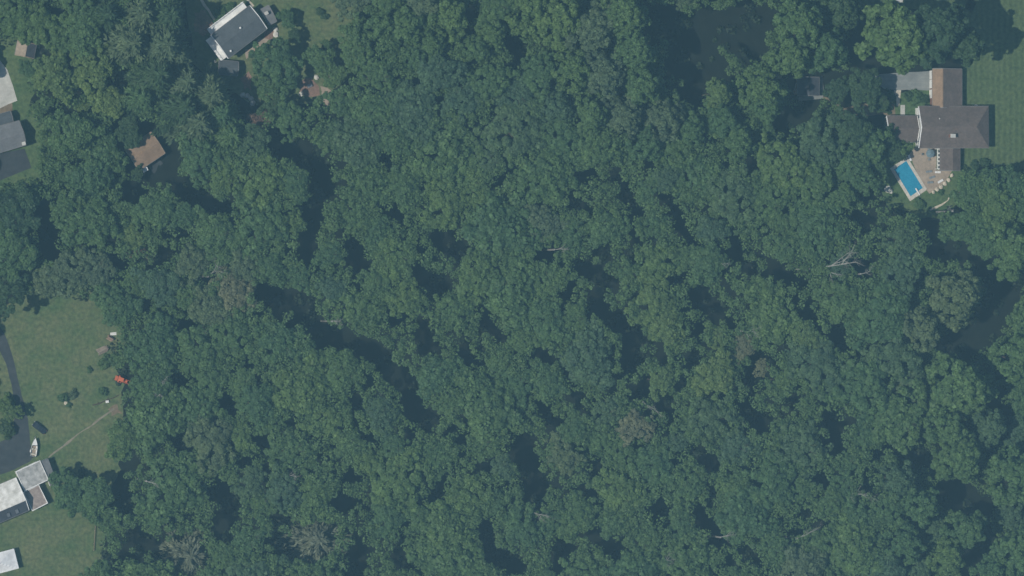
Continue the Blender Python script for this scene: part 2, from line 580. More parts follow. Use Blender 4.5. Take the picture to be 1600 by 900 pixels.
def shrub(px, py, r, label, tone='mid', h=None, cat='shrub', group=None, name='shrub'):
    rm = r * S
    h = h or rm * .9
    p = at(px, py, h * .5)
    root = thing(name, label, cat, (p.x, p.y, 0), rnd.uniform(0, 6.28), group)
    f = link(bpy.data.objects.new('foliage', SHRUBS[rnd.randrange(3)]), root)
    f.location = (0, 0, -.05)
    f.scale = (rm / 1.6, rm / 1.6, h / 1.6)
    set_mat(f, LEAF[tone])
    st = MB()
    for i in range(3):
        th = i * 2.1
        st.tube((0, 0, -.2), (math.cos(th) * rm * .35, math.sin(th) * rm * .35, h * .6), .05, .02, 5)
    st.build('stem', BARK, root)
    return root


def ground_sheet(name, pts, z, m, label=None, wob=0.0, step=3.0, kind='structure', closed=True):
    """a flat area outlined by photograph pixels, its edge broken up by wob metres"""
    P = [at(x, y, z) for x, y in pts]
    out = []
    r = random.Random(len(pts) * 31 + int(pts[0][0]))
    n = len(P)
    for i in range(n):
        a, b = P[i], P[(i + 1) % n]
        k = max(1, int((b - a).length / step)) if wob else 1
        for j in range(k):
            q = a.lerp(b, j / k)
            if wob: q = q + Vector((r.gauss(0, wob), r.gauss(0, wob), 0))
            out.append((q.x, q.y, z))
    bm = bmesh.new()
    vs = [bm.verts.new(p) for p in out]
    f = bm.faces.new(vs)
    bmesh.ops.triangulate(bm, faces=[f])
    bmesh.ops.recalc_face_normals(bm, faces=bm.faces[:])
    for f in bm.faces:
        if f.normal.z < 0: f.normal_flip()
    me = bpy.data.meshes.new(name); bm.to_mesh(me); bm.free()
    me.materials.append(m)
    o = link(bpy.data.objects.new(name, me))
    tag(o, label, kind=kind)
    return o


def strip(name, pts, width, z, m, label=None):
    """a path of constant width (pixels) along photograph pixels"""
    L, Rr = [], []
    for i, (x, y) in enumerate(pts):
        x0, y0 = pts[max(0, i - 1)]; x1, y1 = pts[min(len(pts) - 1, i + 1)]
        d = Vector((x1 - x0, y1 - y0)).normalized()
        w = width if not isinstance(width, (list, tuple)) else width[i]
        L.append((x - d.y * w / 2, y + d.x * w / 2)); Rr.append((x + d.y * w / 2, y - d.x * w / 2))
    return ground_sheet(name, L + Rr[::-1], z, m, label, wob=0.12, step=1.5)


# ------------------------------------------------------------------ ground
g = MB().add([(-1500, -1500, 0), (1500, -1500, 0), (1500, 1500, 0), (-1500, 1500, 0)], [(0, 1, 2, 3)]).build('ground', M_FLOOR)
tag(g, 'leaf-littered woodland floor under the trees, darkened with painted shade', kind='structure')
LAWNS = {
    'west': [(-60, 500), (10, 480), (60, 430), (170, 440), (190, 520), (188, 600), (196, 660), (185, 740), (160, 790), (165, 960), (-60, 960)],
    'north': [(270, -60), (560, -60), (548, 20), (562, 80), (560, 120), (530, 135), (470, 170), (430, 180), (395, 165), (330, 130), (296, 90), (300, 40)],
    'corner': [(-60, 60), (60, 60), (60, 110), (50, 160), (75, 200), (70, 270), (55, 300), (-60, 310)],
    'east': [(1500, -60), (1680, -60), (1680, 290), (1600, 270), (1520, 262), (1500, 245), (1515, 200), (1510, 110)],
    'pool': [(1380, 230), (1400, 150), (1520, 100), (1530, 255), (1505, 300), (1470, 345), (1420, 335), (1385, 320), (1372, 290)],
    'drive': [(1310, -60), (1520, -60), (1520, 20), (1400, 12), (1320, 10)],
}
ground_sheet('lawn', LAWNS['west'], .06, M_LAWN, 'open rough lawn beside the curved driveway', .9)
ground_sheet('lawn', LAWNS['north'], .06, M_LAWN, 'worn lawn round the slate-roofed house', .9)
ground_sheet('lawn', LAWNS['corner'], .06, M_LAWN_DK, 'lush lawn by the grey-roofed house', .7)
ground_sheet('lawn', LAWNS['east'], .06, M_LAWN_ST, 'striped mown lawn east of the brown-roofed house', .5)
ground_sheet('lawn', LAWNS['pool'], .05, M_LAWN_DK, 'garden grass round the pool terrace', .5)
ground_sheet('lawn', LAWNS['drive'], .06, M_LAWN_ST, 'grass strip at the top edge above the big tree', .5)

# driveways and paths
drv = [(-30, 500), (0, 510), (10, 528), (20, 556), (28, 590), (37, 630), (44, 655), (47, 690), (52, 715), (46, 722), (20, 735), (-30, 752)]
inner = [(-30, 694), (0, 690), (19, 684), (22, 655), (22, 630), (18, 600), (10, 570), (0, 548), (-30, 535)]
ground_sheet('driveway', drv + inner, .10, M_ASPH, 'dark asphalt driveway curving past the white-roofed house', .08, 2.0)
ground_sheet('driveway', [(-30, 240), (0, 240), (38, 232), (49, 262), (0, 282), (-30, 290)], .10, M_ASPH, 'asphalt apron by the grey-roofed house', .05, 2.0)
ground_sheet('concrete_pad', [(-30, 84), (0, 95), (11, 109), (20, 134), (27, 157), (0, 169), (-30, 178)], .12, M_CONC, 'pale concrete parking pad at the frame edge', .05, 2.0)
ground_sheet('dirt_border', [(-10, 172), (0, 168), (19, 160), (19, 184), (8, 176), (-10, 182)], .09, M_DIRT, 'bare soil edge below the concrete pad', .1, 1.0)
ground_sheet('driveway', [(1366, 117), (1385, 115), (1430, 112), (1458, 111), (1458, 141), (1384, 141), (1372, 132)], .11, M_ASPH_P, 'worn grey driveway before the garage wing', .08, 2.0)
ground_sheet('walkway', [(1397, 141), (1408, 141), (1405, 166), (1401, 166), (1400, 151), (1397, 150)], .13, M_STONE, 'pale stone walk from the driveway')
ground_sheet('walkway', [(1452, 141), (1458, 141), (1459, 150), (1467, 154), (1467, 161), (1458, 160), (1452, 152)], .13, M_STONE, 'pale angled stone walk by the garage wing')
ground_sheet('walkway', [(1407, 164), (1414, 164), (1414, 180), (1407, 180)], .15, M_CONC, 'short concrete stoop before the wing')
ground_sheet('dirt_bed', [(1310, 172), (1350, 164), (1400, 160), (1395, 180), (1360, 182), (1320, 184)], .08, M_DIRT, 'bare planting bed by the left wing', .5)
ground_sheet('patio', [(1421, 241), (1430, 230), (1463, 230), (1463, 266), (1488, 266), (1478, 283), (1462, 296), (1452, 303), (1440, 288)], .12, M_TAN, 'tan paved pool terrace', .06, 1.5)
strip('garden_path', [(1485, 303), (1481, 313), (1472, 320), (1462, 325), (1453, 328)], 3.2, .12, M_STONE, 'curved pale path below the pool')
strip('garden_path', [(76, 714), (100, 696), (130, 674), (155, 656), (178, 639)], 2.6, .12, M_PATH, 'straight pale footpath across the rough lawn')
ground_sheet('dirt_patch', [(168, 637), (182, 634), (190, 644), (176, 650)], .09, M_DIRT, 'bare patch where the straight footpath ends', .3, 1.0)
strip('garden_path', [(312, -4), (320, 8), (330, 24), (338, 34)], 4.5, .12, M_STONE, 'pale path running up to the slate-roofed house')
ground_sheet('dirt_bed', [(305, 20), (316, 14), (326, 30), (330, 42), (318, 52), (303, 48)], .09, M_DIRT, 'bare soil bed beside the slate-roofed house', .4, 1.0)
ground_sheet('brick_terrace', [(312, 40), (334, 35), (338, 40), (318, 57), (311, 52)], .11, M_BRICK, 'red brick terrace by the white wall', .1, 1.0)
ground_sheet('brick_terrace', [(413, 48), (426, 44), (432, 52), (424, 62), (412, 60)], .11, M_BRICK, 'small brick landing behind the slate-roofed house', .15, 1.0)
ground_sheet('gravel_bed', [(384, 80), (408, 58), (418, 62), (396, 84), (384, 92)], .09, M_TAN, 'gravel strip along the slate-roofed house', .3, 1.0)
ground_sheet('dirt_bed', [(374, 122), (388, 112), (394, 126), (392, 140), (380, 138)], .10, M_BRICK, 'reddish soil bed below the grey annex', .3, 1.0)
ground_sheet('brick_patio', [(468, 128), (486, 120), (499, 133), (500, 150), (482, 151), (467, 146)], .12, M_BRICK, 'square brick patio on the lawn under trees', .2, 1.5)
ground_sheet('gravel_bed', [(500, 135), (520, 145), (515, 165), (500, 160)], .08, M_TAN, 'thin gravel fringe beside the brick patio', .5, 1.5)
strip('garden_path', [(446, 162), (437, 168), (430, 174)], 3.5, .11, M_STONE, 'short pale path below the brick patio')
ground_sheet('shed_path', [(1279, 119), (1286, 119), (1286, 154), (1248, 158), (1248, 151), (1279, 148)], .10, M_ASPH_P, 'grey path wrapping the shaded shed', .06, 1.5)
strip('garden_path', [(1286, 152), (1300, 158), (1315, 170), (1330, 176)], 4.0, .09, M_DIRT, 'shaded dirt path leading from the shed')
ground_sheet('concrete_pad', [(1385, -10), (1412, -10), (1410, 4), (1388, 3)], .10, M_CONC, 'pale pavement corner at the top edge', .1, 1.0)
strip('garden_path', [(380, -6), (390, 2), (396, 10)], 3.5, .12, M_STONE, 'short pale path behind the slate-roofed house')


# ------------------------------------------------------------------ buildings
class Building:
    def __init__(self, name, label, corners, eave, cat='house'):
        """corners: four pixel corners of the eave outline, seen at height eave; ridge runs along c0-c1"""
        P = [at(x, y, eave) for x, y in corners]
        c = sum(P, Vector()) / 4
        u = ((P[1] - P[0]) + (P[2] - P[3])).normalized()
        v = Vector((-u.y, u.x, 0))
        self.L = (abs((P[1] - P[0]).dot(u)) + abs((P[2] - P[3]).dot(u))) / 2
        self.Wd = (abs((P[3] - P[0]).dot(v)) + abs((P[2] - P[1]).dot(v))) / 2
        self.eave = eave
        self.root = thing(name, label, cat, (c.x, c.y, 0), math.atan2(u.y, u.x))

    def walls(self, m, over=.4, name='wall'):
        self.over = over
        l, w = self.L / 2 - over, self.Wd / 2 - over
        self.hl, self.hw = l, w
        MB().prism([(-l, -w), (l, -w), (l, w), (-l, w)], -.2, self.eave - .02).build(name, m, self.root)
        self.wm = m
        return self

    def gable(self, ridge, m1, m2, hip=(0, 0), off=0.0, th=.22, trim=M_WHITE):
        """m1 covers the +v slope, m2 the -v slope; hip insets the ridge ends"""
        e, l, w = self.eave, self.L / 2, self.Wd / 2
        self.ridge, self.offv, self.hip = ridge, off, hip
        a, b = -l + hip[0], l - hip[1]
        self.slope = {}
        for s, m in ((1, m1), (-1, m2)):
            poly = [(-l, s * w), (l, s * w), (b, off + s * .02), (a, off + s * .02)]
            z = [e, e, ridge, ridge]
            o = MB().prism(poly, [q - th for q in z], z).build('roof', m, self.root)
            self.slope[s] = o
            MB().box((0, s * (w + .07), e - .12), (self.L + .1, .13, .14)).build('gutter', M_GUTTER, o)
        for s, h in ((-1, hip[0]), (1, hip[1])):
            if h:
                x0, x1 = s * l, (a if s < 0 else b)
                MB().prism([(x0 + s * .01, -w + .02), (x0 + s * .01, w - .02), (x1 + s * .02, off)], [e - th] * 2 + [ridge - th], [e, e, ridge]).build('roof', m2, self.root)
            else:
                x = s * self.hl
                MB().add([(x, -self.hw, e - .05), (x, self.hw, e - .05), (x, off, ridge - th - .05),
                          (x - s * .2, -self.hw, e - .05), (x - s * .2, self.hw, e - .05), (x - s * .2, off, ridge - th - .05)],
                         [(0, 1, 2), (5, 4, 3), (0, 3, 4, 1), (1, 4, 5, 2), (2, 5, 3, 0)]).build('gable', self.wm, self.root)
                for q in (-1, 1):
                    bd = MB().prism([(s * l, q * w), (s * (l + .24), q * w), (s * (l + .24), off), (s * l, off)],
                                    [e - th - .12] * 2 + [ridge - th - .12] * 2, [e + .03] * 2 + [ridge + .03] * 2)
                    bd.build('bargeboard', trim, self.root)
        MB().prism([(a, off - .16), (b, off - .16), (b, off + .16), (a, off + .16)], ridge - .05, ridge + .06).build('ridge_cap', m1, self.slope[1])
        return self

    def flat(self, m, h=.3, edge=M_WHITE):
        e, l, w = self.eave, self.L / 2, self.Wd / 2
        o = MB().prism([(-l, -w), (l, -w), (l, w), (-l, w)], e, e + h).build('roof', m, self.root)
        p = MB()
        for (x, y, sx, sy) in ((0, w - .1, self.L + .06, .22), (0, -w + .1, self.L + .06, .22),
                               (l - .1, 0, .22, self.Wd - .36), (-l + .1, 0, .22, self.Wd - .36)):
            p.box((x, y, e + h + .06), (sx, sy, .16))
        p.build('parapet', edge, o)
        return self

    def window(self, side, t, z, w=1.1, h=1.3, frame=M_WHITE, door=False, mat_=None):
        """side: 0 -v, 1 +u, 2 +v, 3 -u ; t in -1..1 along the wall"""
        L, Wd = self.hl, self.hw
        if side in (0, 2):
            s = -1 if side == 0 else 1
            c = Vector((t * L, s * Wd, z)); ax = Vector((1, 0, 0)); n = Vector((0, s, 0))
        else:
            s = 1 if side == 1 else -1
            c = Vector((s * L, t * Wd, z)); ax = Vector((0, 1, 0)); n = Vector((s, 0, 0))
        rz = math.atan2(ax.y, ax.x)
        fr = MB()
        for q in (-1, 1):
            fr.box(c + ax * q * (w / 2 + .06) + n * .05, (.12, .1, h + .24), rz)
            fr.box(c + Vector((0, 0, q * (h / 2 + .06))) + n * .05, (w, .1, .12), rz)
        f = fr.build('door' if door else 'window', frame, self.root)
        MB().box(c + n * .02, (w, .06, h), rz).build('panel' if door else 'pane', mat_ or (M_WOOD if door else M_GLASS), f)
        return self

    def chimney(self, u, v, z0, z1, s=(.9, .9), m=M_BRKWALL):
        o = MB().box((u, v, (z0 + z1) / 2), (s[0], s[1], z1 - z0)).build('chimney', m, self.slope[1 if v > self.offv else -1])
        MB().box((u, v, z1 + .06), (s[0] + .2, s[1] + .2, .14)).build('chimney_cap', M_CONC, self.root)
        return self

    def vent(self, u, v, z, r=.22):
        MB().tube((u, v, z - .6), (u, v, z + .35), r, r, 8).tube((u, v, z + .35), (u, v, z + .55), r * 1.5, r * .4, 8).build('vent', M_WHITE, self.root)
        return self


# slate-roofed house, upper left
A = Building('slate_roofed_house', 'white house with plain dark slate roof among trees at upper left', [(326, 58), (388, 10), (419, 44), (361, 88)], 5.6)
A.walls(M_SIDING, .5).gable(6.7, M_SLATE, M_SLATE)
for i, t in enumerate((-.82, -.5, -.17, .17, .5, .82)):
    A.window(2, t, 4.2, 1.4, 1.2)
    A.window(2, t, 1.5, 1.4, 1.4, door=(i == 2))
for t in (-.6, 0, .6):
    A.window(3, t, 4.1, 1.3, 1.2); A.window(3, t, 1.5, 1.3, 1.3)
    A.window(0, t, 4.1, 1.3, 1.2); A.window(1, t, 4.1, 1.2, 1.2)
A.vent(.8, .9, 7.0).vent(-5.8, -3.0, 6.3)
bal = MB()
l, w = A.hl, A.hw
bal.box((0, w + 1.3, 2.95), (2 * l, 2.6, .16))
for k in range(10):
    bal.box((-l + .06 + k * (2 * l - .12) / 9, w + 2.52, 3.5), (.08, .08, 1.0))
bal.box((0, w + 2.52, 4.03), (2 * l, .12, .09)).box((0, w + 2.52, 3.45), (2 * l, .06, .07))
for k in range(5):
    bal.box((-l + .1 + k * (2 * l - .2) / 4, w + 2.5, 1.36), (.14, .14, 3.0))
bal.build('balcony', M_WHITE, A.root)
b2 = MB().box((-l - 1.2, .0, 2.95), (2.4, 2 * w, .16))
for k in range(7):
    b2.box((-l - 2.3, -w + .3 + k * (2 * w - 1.8) / 6, 3.5), (.08, .08, 1.0))
b2.box((-l - 2.3, -.6, 4.03), (.12, 2 * w - 1.6, .09))
b2.box((-l - 1.55, -w + .3, 1.36), (.14, .14, 3.0)).box((-l - 1.55, w - 1.5, 1.36), (.14, .14, 3.0))
b2.build('side_deck', M_WHITE, A.root)
A2 = Building('grey_annex', 'low grey-roofed annex just below the slate-roofed house', [(336, 93), (366, 96), (377, 119), (348, 117)], 3.0, 'annex')
A2.walls(M_SIDING, .3).gable(3.9, M_SLATE, M_SLATE, trim=M_GUTTER)
A2.window(0, 0, 1.4, 1.4, 1.1).window(3, 0, 1.4, 1.0, 1.1)
A3 = Building('grey_porch', 'small grey-roofed porch with white chimney behind slate-roofed house', [(406, 14), (418, 10), (433, 32), (422, 40)], 3.0, 'porch')
A3.walls(M_SIDING, .25).gable(3.7, M_GREYR, M_GREYR, trim=M_GUTTER)
A3.chimney(-.6, 1.0, 3.0, 4.9, (.8, .8), M_WHITE)
A3.window(0, 0, 1.4, 1.2, 1.1)

# grey-roofed house at the left edge
B1 = Building('grey_roofed_house', 'grey-shingled house cut by the left edge above asphalt apron', [(-32, 206), (30, 189), (40, 226), (-22, 246)], 3.6)
B1.walls(M_CREAM, .4).gable(5.6, M_GREYR, M_GREYR, trim=M_GUTTER)
B1.window(1, -.4, 1.6).window(1, .4, 1.6).window(0, .5, 1.6).window(0, 0, 1.6)
B1.chimney(5.6, -3.2, 3.2, 5.0, (.9, .8), M_WSTONE)
B2 = Building('grey_garage', 'small grey-roofed garage tucked above the grey-shingled house', [(-24, 184), (15, 174), (21, 190), (-18, 201)], 3.0, 'garage')
B2.walls(M_CREAM, .25).gable(3.7, M_SLATE, M_SLATE, trim=M_GUTTER)
B2.window(2, .3, 1.3, 2.0, 1.9, door=True, mat_=M_WHITE)

# brown-roofed cottage
Cc = Building('brown_roofed_cottage', 'tan brown-roofed cottage half hidden by trees at upper left', [(195, 234), (235, 206), (258, 240), (218, 266)], 3.4, 'cottage')
Cc.walls(M_CREAM, .4).gable(4.5, M_BROWNR, M_BROWNR, trim=M_WOOD)
Cc.window(0, -.5, 1.6).window(0, .1, 1.6).window(3, 0, 1.6).window(2, .4, 1.6).window(0, .6, 1.2, .95, 2.0, door=True)

# little shed with two-tone roof
Sh = Building('garden_shed', 'small shed with tan and black roof slopes at far upper left', [(23, 86), (27, 66), (57, 68), (53, 90)], 2.3, 'shed')
Sh.walls(M_CREAM, .2).gable(3.4, M_TAN, M_DARKR, trim=M_WOOD)
Sh.window(3, 0, 1.1, 1.0, 1.8, door=True).window(2, 0, 1.4, .7, .6)

# white-roofed house, lower left
D1 = Building('white_roofed_house', 'house with weathered white roof and skylights at lower left edge', [(-50, 838), (44, 798), (25, 746), (-69, 786)], 4.2)
D1.walls(M_SIDING, .35).gable(6.2, M_WHITER, M_DARKR, off=-1.9)
D1.window(1, .3, 1.8).window(1, -.3, 1.8).window(2, .5, 1.8).window(2, .1, 1.8).window(0, .4, 1.8).window(0, 0, 1.8)
for u in (3.6, 6.4):
    sk = MB().box((u, -4.15, 5.18), (.9, 1.3, .2), 0, 1.0, math.atan2(2.0, D1.Wd / 2 - 1.9)).build('skylight', M_METAL, D1.slope[-1])
D2 = Building('flat_roofed_wing', 'pale flat-roofed wing joining white-roofed house beside the boat', [(40, 766), (76, 750), (62, 719), (22, 738)], 3.4, 'house wing')
D2.walls(M_SIDING, .2).flat(M_PALER)
D2.window(2, .5, 1.6, 2.2, 1.2).window(2, -.3, 1.6, 2.2, 1.2)
D3 = Building('grey_lean_to', 'smooth grey lean-to roof at the end of the flat wing', [(78, 764), (66, 720), (73, 716), (91, 753)], 3.0, 'lean-to')
D3.walls(M_SIDING, .15)
lw, ww = D3.L / 2, D3.Wd / 2
MB().prism([(-lw, -ww), (lw, -ww), (lw, ww), (-lw, ww)], [2.85, 2.85, 3.2, 3.2], [3.0, 3.0, 3.4, 3.4]).build('roof', M_GREYR, D3.root)
D3.window(0, 0, 1.5, 1.4, 1.1)
D4 = Building('sun_deck', 'raised faded reddish deck with white rail beside white-roofed house', [(46, 800), (75, 787), (60, 756), (40, 768)], 2.6, 'deck')
D4.walls(M_SIDING, .2).flat(M_PINKR, .18)
for u in (-2.2, 0, 2.2):
    D4.window(0, u / 3.5, 1.3, 1.0, 1.6)
# white canopy pavilion
pv = at(-2, 880, 2.6)
T = thing('white_canopy', 'white peaked fabric canopy at the bottom left corner', 'canopy', (pv.x, pv.y, 0), math.radians(14))
hw_, hl_ = 3.1, 5.6
mb = MB()
NG = 12
grid = []
for j in range(NG + 1):
    for i in range(NG + 1):
        x, y = (i / NG * 2 - 1), (j / NG * 2 - 1)
        k = max(abs(x), abs(y))
        grid.append((x * hl_, y * hw_, 2.45 + 1.5 * (1 - k) ** 1.25))
mb.add(grid, [(j * (NG + 1) + i, j * (NG + 1) + i + 1, (j + 1) * (NG + 1) + i + 1, (j + 1) * (NG + 1) + i) for j in range(NG) for i in range(NG)])
mb.build('fabric_roof', M_TENT, T)
vl = MB()
for (x, y, sx, sy) in ((0, hw_, 2 * hl_, .04), (0, -hw_, 2 * hl_, .04), (hl_, 0, .04, 2 * hw_ - .1), (-hl_, 0, .04, 2 * hw_ - .1)):
    vl.box((x, y, 2.27), (sx, sy, .34))
vl.build('valance', M_TENT, T)
for x in (-hl_ + .1, 0, hl_ - .1):
    for y in (-hw_ + .1, hw_ - .1):
        MB().tube((x, y, -.05), (x, y, 2.45), .05, .05, 8).build('pole', M_METAL, T)

# brown-roofed house by the pool
E1 = Building('brown_roofed_house', 'large brown-roofed house with brick chimney above the pool', [(1436, 231), (1545, 231), (1545, 166), (1436, 166)], 5.0)
E1.walls(M_SIDING, .45).gable(8.0, M_UMBR, M_UMBR, hip=(0, 5.2))
E1.chimney(-1.6, -2.9, 5.6, 8.6, (1.5, 1.0))
for t in (-.8, -.5, -.2, .1, .4, .7):
    E1.window(0, t, 3.9, 1.2, 1.2)
    E1.window(0, t, 1.4, 1.2, 1.5)
for t in (-.55, 0, .55):
    E1.window(3, t, 3.8, 1.2, 1.2); E1.window(1, t, 3.8, 1.2, 1.2)
E1.vent(-5.5, 2.6, 6.6, .14)
E2 = Building('brown_wing', 'low brown-roofed wing with white gable boards left of the main house', [(1386, 222), (1433, 222), (1433, 181), (1386, 181)], 3.6, 'house wing')
E2.walls(M_SIDING, .4).gable(5.6, M_UMBR, M_UMBR)
for t in (-.5, .4):
    E2.window(3, t, 1.7, 1.3, 1.3); E2.window(0, t, 1.5, 1.2, 1.8); E2.window(2, t, 1.6)
E3 = Building('garage_wing', 'garage wing with slopes coloured as sunlit brown and shaded umber beside worn driveway', [(1457, 168), (1457, 108), (1503, 108), (1503, 168)], 3.6, 'garage')
E3.walls(M_BRKWALL, .35).gable(5.6, M_BROWNR, M_UMBR, off=2.2, trim=M_GUTTER)  # brown and umber put the slopes' sun and shade into colour
for t in (-.3, .25, .75):
    E3.window(2, t, 1.25, 2.5, 2.2, door=True, mat_=M_WHITE)
E3.window(0, 0, 1.7).window(1, 0, 1.7)
E4 = Building('sunroom', 'brown-roofed sunroom with row of white-framed windows facing the terrace', [(1469, 266), (1469, 232), (1500, 232), (1500, 266)], 3.2, 'sunroom')
E4.walls(M_SIDING, .3).gable(4.2, M_UMBR, M_UMBR, off=-.6, trim=M_GUTTER)
for k in range(5):
    E4.window(2, -.8 + .4 * k, 1.55, .86, 2.1)
pg = thing('pergola', 'white slatted pergola along the sunroom windows', 'pergola', at(1464, 248.5, 0), 0)
pl = 6.6
for x in (-.75, .75):
    MB().box((x, 0, 2.5), (.12, pl, .16)).build('beam', M_WHITE, pg)
    for y in (-pl / 2 + .1, pl / 2 - .1):
        MB().box((x, y, 1.18), (.14, .14, 2.5)).build('post', M_WHITE, pg)
for k in range(6):
    MB().box((0, -pl / 2 + .15 + k * (pl - .3) / 5, 2.66), (1.7, .22, .12)).build('slat', M_WHITE, pg)

# shed in the tree shade
F1 = Building('shaded_shed', 'dark-roofed shed standing in deep tree shade', [(1246, 149), (1246, 121), (1280, 121), (1280, 149)], 2.6, 'shed')
F1.walls(M_WOOD, .25).gable(3.8, M_DARKR, M_DARKR, trim=M_GUTTER)
F1.window(2, 0, 1.1, 1.6, 1.9, door=True).window(0, 0, 1.4, .9, .8).window(3, 0, 1.4, .9, .8)

# ------------------------------------------------------------------ pool
PC = [at(1416, 250, .1), at(1443, 294, .1), at(1421, 307, .1), at(1397, 265, .1)]
cu = (PC[1] - PC[0]).normalized(); cv = Vector((-cu.y, cu.x, 0))
pc = sum(PC, Vector()) / 4
pool = thing('swimming_pool', 'rectangular blue swimming pool with pale stone coping', 'pool', (pc.x, pc.y, 0), math.atan2(cu.y, cu.x))
pl2, pw2 = 5.1, 2.45
MB().prism([(-pl2, -pw2), (pl2, -pw2), (pl2, pw2), (-pl2, pw2)], .06, .14).build('water', M_WATER, pool)
cw = 1.0
seg = random.Random(5)
def cope_stones(x0, x1, y0, y1, nx, ny):
    for i in range(nx):
        for j in range(ny):
            a, b = x0 + (x1 - x0) * i / nx, x0 + (x1 - x0) * (i + 1) / nx
            c, d = y0 + (y1 - y0) * j / ny, y0 + (y1 - y0) * (j + 1) / ny
            MB().box(((a + b) / 2, (c + d) / 2, .13 + seg.uniform(-.01, .02)), (b - a - .06, d - c - .06, .22)).build('coping_stone', M_COPE, pool)
cope_stones(-pl2 - cw, pl2 + cw, pw2, pw2 + cw, 9, 1)
cope_stones(-pl2 - cw, pl2 + cw, -pw2 - cw, -pw2, 9, 1)
cope_stones(pl2, pl2 + cw * 1.3, -pw2, pw2, 1, 4)
cope_stones(-pl2 - cw, -pl2, -pw2, pw2, 1, 4)
MB().prism([(-pl2 - cw, -pw2 - cw), (pl2 + 1.3, -pw2 - cw), (pl2 + 1.3, pw2 + cw), (-pl2 - cw, pw2 + cw)], -.1, .055).build('pool_surround', M_COPE, pool)


def pool_at(u, v, z=.25):
    return pc + cu * u + cv * v + Vector((0, 0, z - pc.z))


q = pool_at(pl2 + .5, .2)
db = thing('diving_board', 'white diving board at the lower end of the pool', 'diving board', (q.x, q.y, .24), math.atan2(cu.y, cu.x))
MB().box((-.5, 0, .42), (2.6, .45, .06)).build('board', M_WHITE, db)
MB().box((.35, 0, .2), (.6, .4, .4)).build('stand', M_METAL, db)
q = pool_at(-pl2 - .2, -1.2)
ld = thing('pool_ladder', 'curved metal ladder at the upper end of the pool', 'ladder', (q.x, q.y, .24), math.atan2(cu.y, cu.x))
for y in (-.28, .28):
    m_ = MB(); pts = [(-.5, y, 0), (-.5, y, .6), (-.2, y, .85), (.2, y, .6), (.3, y, -.1)]
    for i in range(4): m_.tube(pts[i], pts[i + 1], .03, .03, 6)
    m_.build('rail', M_METAL, ld)
MB().box((.3, 0, .05), (.08, .56, .03)).build('step', M_METAL, ld)


# terrace furniture
def chair(px, py, rz, label):
    p = at(px, py, .13)
    t = thing('patio_chair', label, 'chair', p, rz, 'chairs round the parasol table')
    MB().box((0, 0, .42), (.62, .62, .07)).build('seat', M_FABRIC, t)
    MB().box((0, -.31, .75), (.62, .06, .6)).build('backrest', M_FABRIC, t)
    for x in (-.26, .26):
        for y in (-.26, .26):
            MB().box((x, y, .19), (.05, .05, .39)).build('leg', M_METAL, t)


p = at(1450, 240, .13)
tb = thing('patio_table', 'round patio table under a blue-grey parasol', 'table', p)
MB().tube((0, 0, .68), (0, 0, .74), .75, .75, 16).build('table_top', M_METAL, tb)
MB().tube((0, 0, 0), (0, 0, .68), .06, .06, 8).tube((0, 0, 0), (0, 0, .05), .4, .4, 12).build('pedestal', M_METAL, tb)
um = thing('patio_parasol', 'blue-grey eight-sided parasol over the patio table', 'parasol', (p.x, p.y, p.z + .75))
cv8 = [(math.cos(i * math.pi / 4) * 1.45, math.sin(i * math.pi / 4) * 1.45, 1.45) for i in range(8)]
MB().add(cv8 + [(0, 0, 1.95)], [(i, (i + 1) % 8, 8) for i in range(8)]).build('canopy', M_BLUEF, um)
MB().tube((0, 0, 0), (0, 0, 2.05), .03, .03, 8).build('pole', M_WHITE, um)
for dx, dy, a, wd in ((-9, 1, -1.57, 'left of'), (8, 2, 1.57, 'right of'), (0, -8, 3.14, 'above'), (1, 9, 0, 'below')):
    chair(1450 + dx, 240 + dy, a, 'grey patio chair directly %s the blue-grey parasol' % wd)


def lounger(px, py, rz, label, m=M_FABRIC):
    p = at(px, py, .13)
    t = thing('sun_lounger', label, 'sun lounger', p, rz, 'sun loungers on the pool terrace')
    MB().box((.25, 0, .34), (1.4, .68, .1)).build('seat', m, t)
    MB().box((-.72, 0, .53), (.72, .68, .09), 0).build('backrest', m, t)
    for x in (-.6, .8):
        for y in (-.28, .28):
            MB().box((x, y, .14), (.06, .06, .3)).build('leg', M_METAL, t)


lounger(1451, 268, .1, 'grey sun lounger nearest the pool, topmost of the group')
lounger(1456, 277, .3, 'grey sun lounger in the middle of the terrace group')
lounger(1453, 285, .1, 'grey sun lounger lowest on the terrace')
lounger(1465, 269, .0, 'white sun lounger beside the pergola foot', M_WHITE)
lounger(1469, 283, .5, 'pale sun lounger at the lower right terrace corner', M_WHITE)
lounger(1421, 247, -1.1, 'white sun lounger at the upper pool corner', M_WHITE)


def rock_mesh(seed):
    bm = bmesh.new()
    bmesh.ops.create_icosphere(bm, subdivisions=2, radius=1)
    r = random.Random(seed)
    for v in bm.verts:
        v.co *= r.uniform(.8, 1.15)
        v.co.z *= .7
        if v.co.z < -.3: v.co.z = -.3
    me = bpy.data.meshes.new('rock'); bm.to_mesh(me); bm.free()
    me.materials.append(M_WSTONE)
    return me


ROCKS = [rock_mesh(i) for i in range(4)]


def rock(px, py, r, label, m=M_WSTONE, group=None, name='garden_rock'):
    p = at(px, py, .1)
    o = link(bpy.data.objects.new(name, ROCKS[rnd.randrange(4)]))
    o.location = (p.x, p.y, .1 + r * .15); o.scale = (r, r * rnd.uniform(.7, 1.2), r); o.rotation_euler = (0, 0, rnd.uniform(0, 6))
    set_mat(o, m)
    tag(o, label, 'rock', group)
    return o


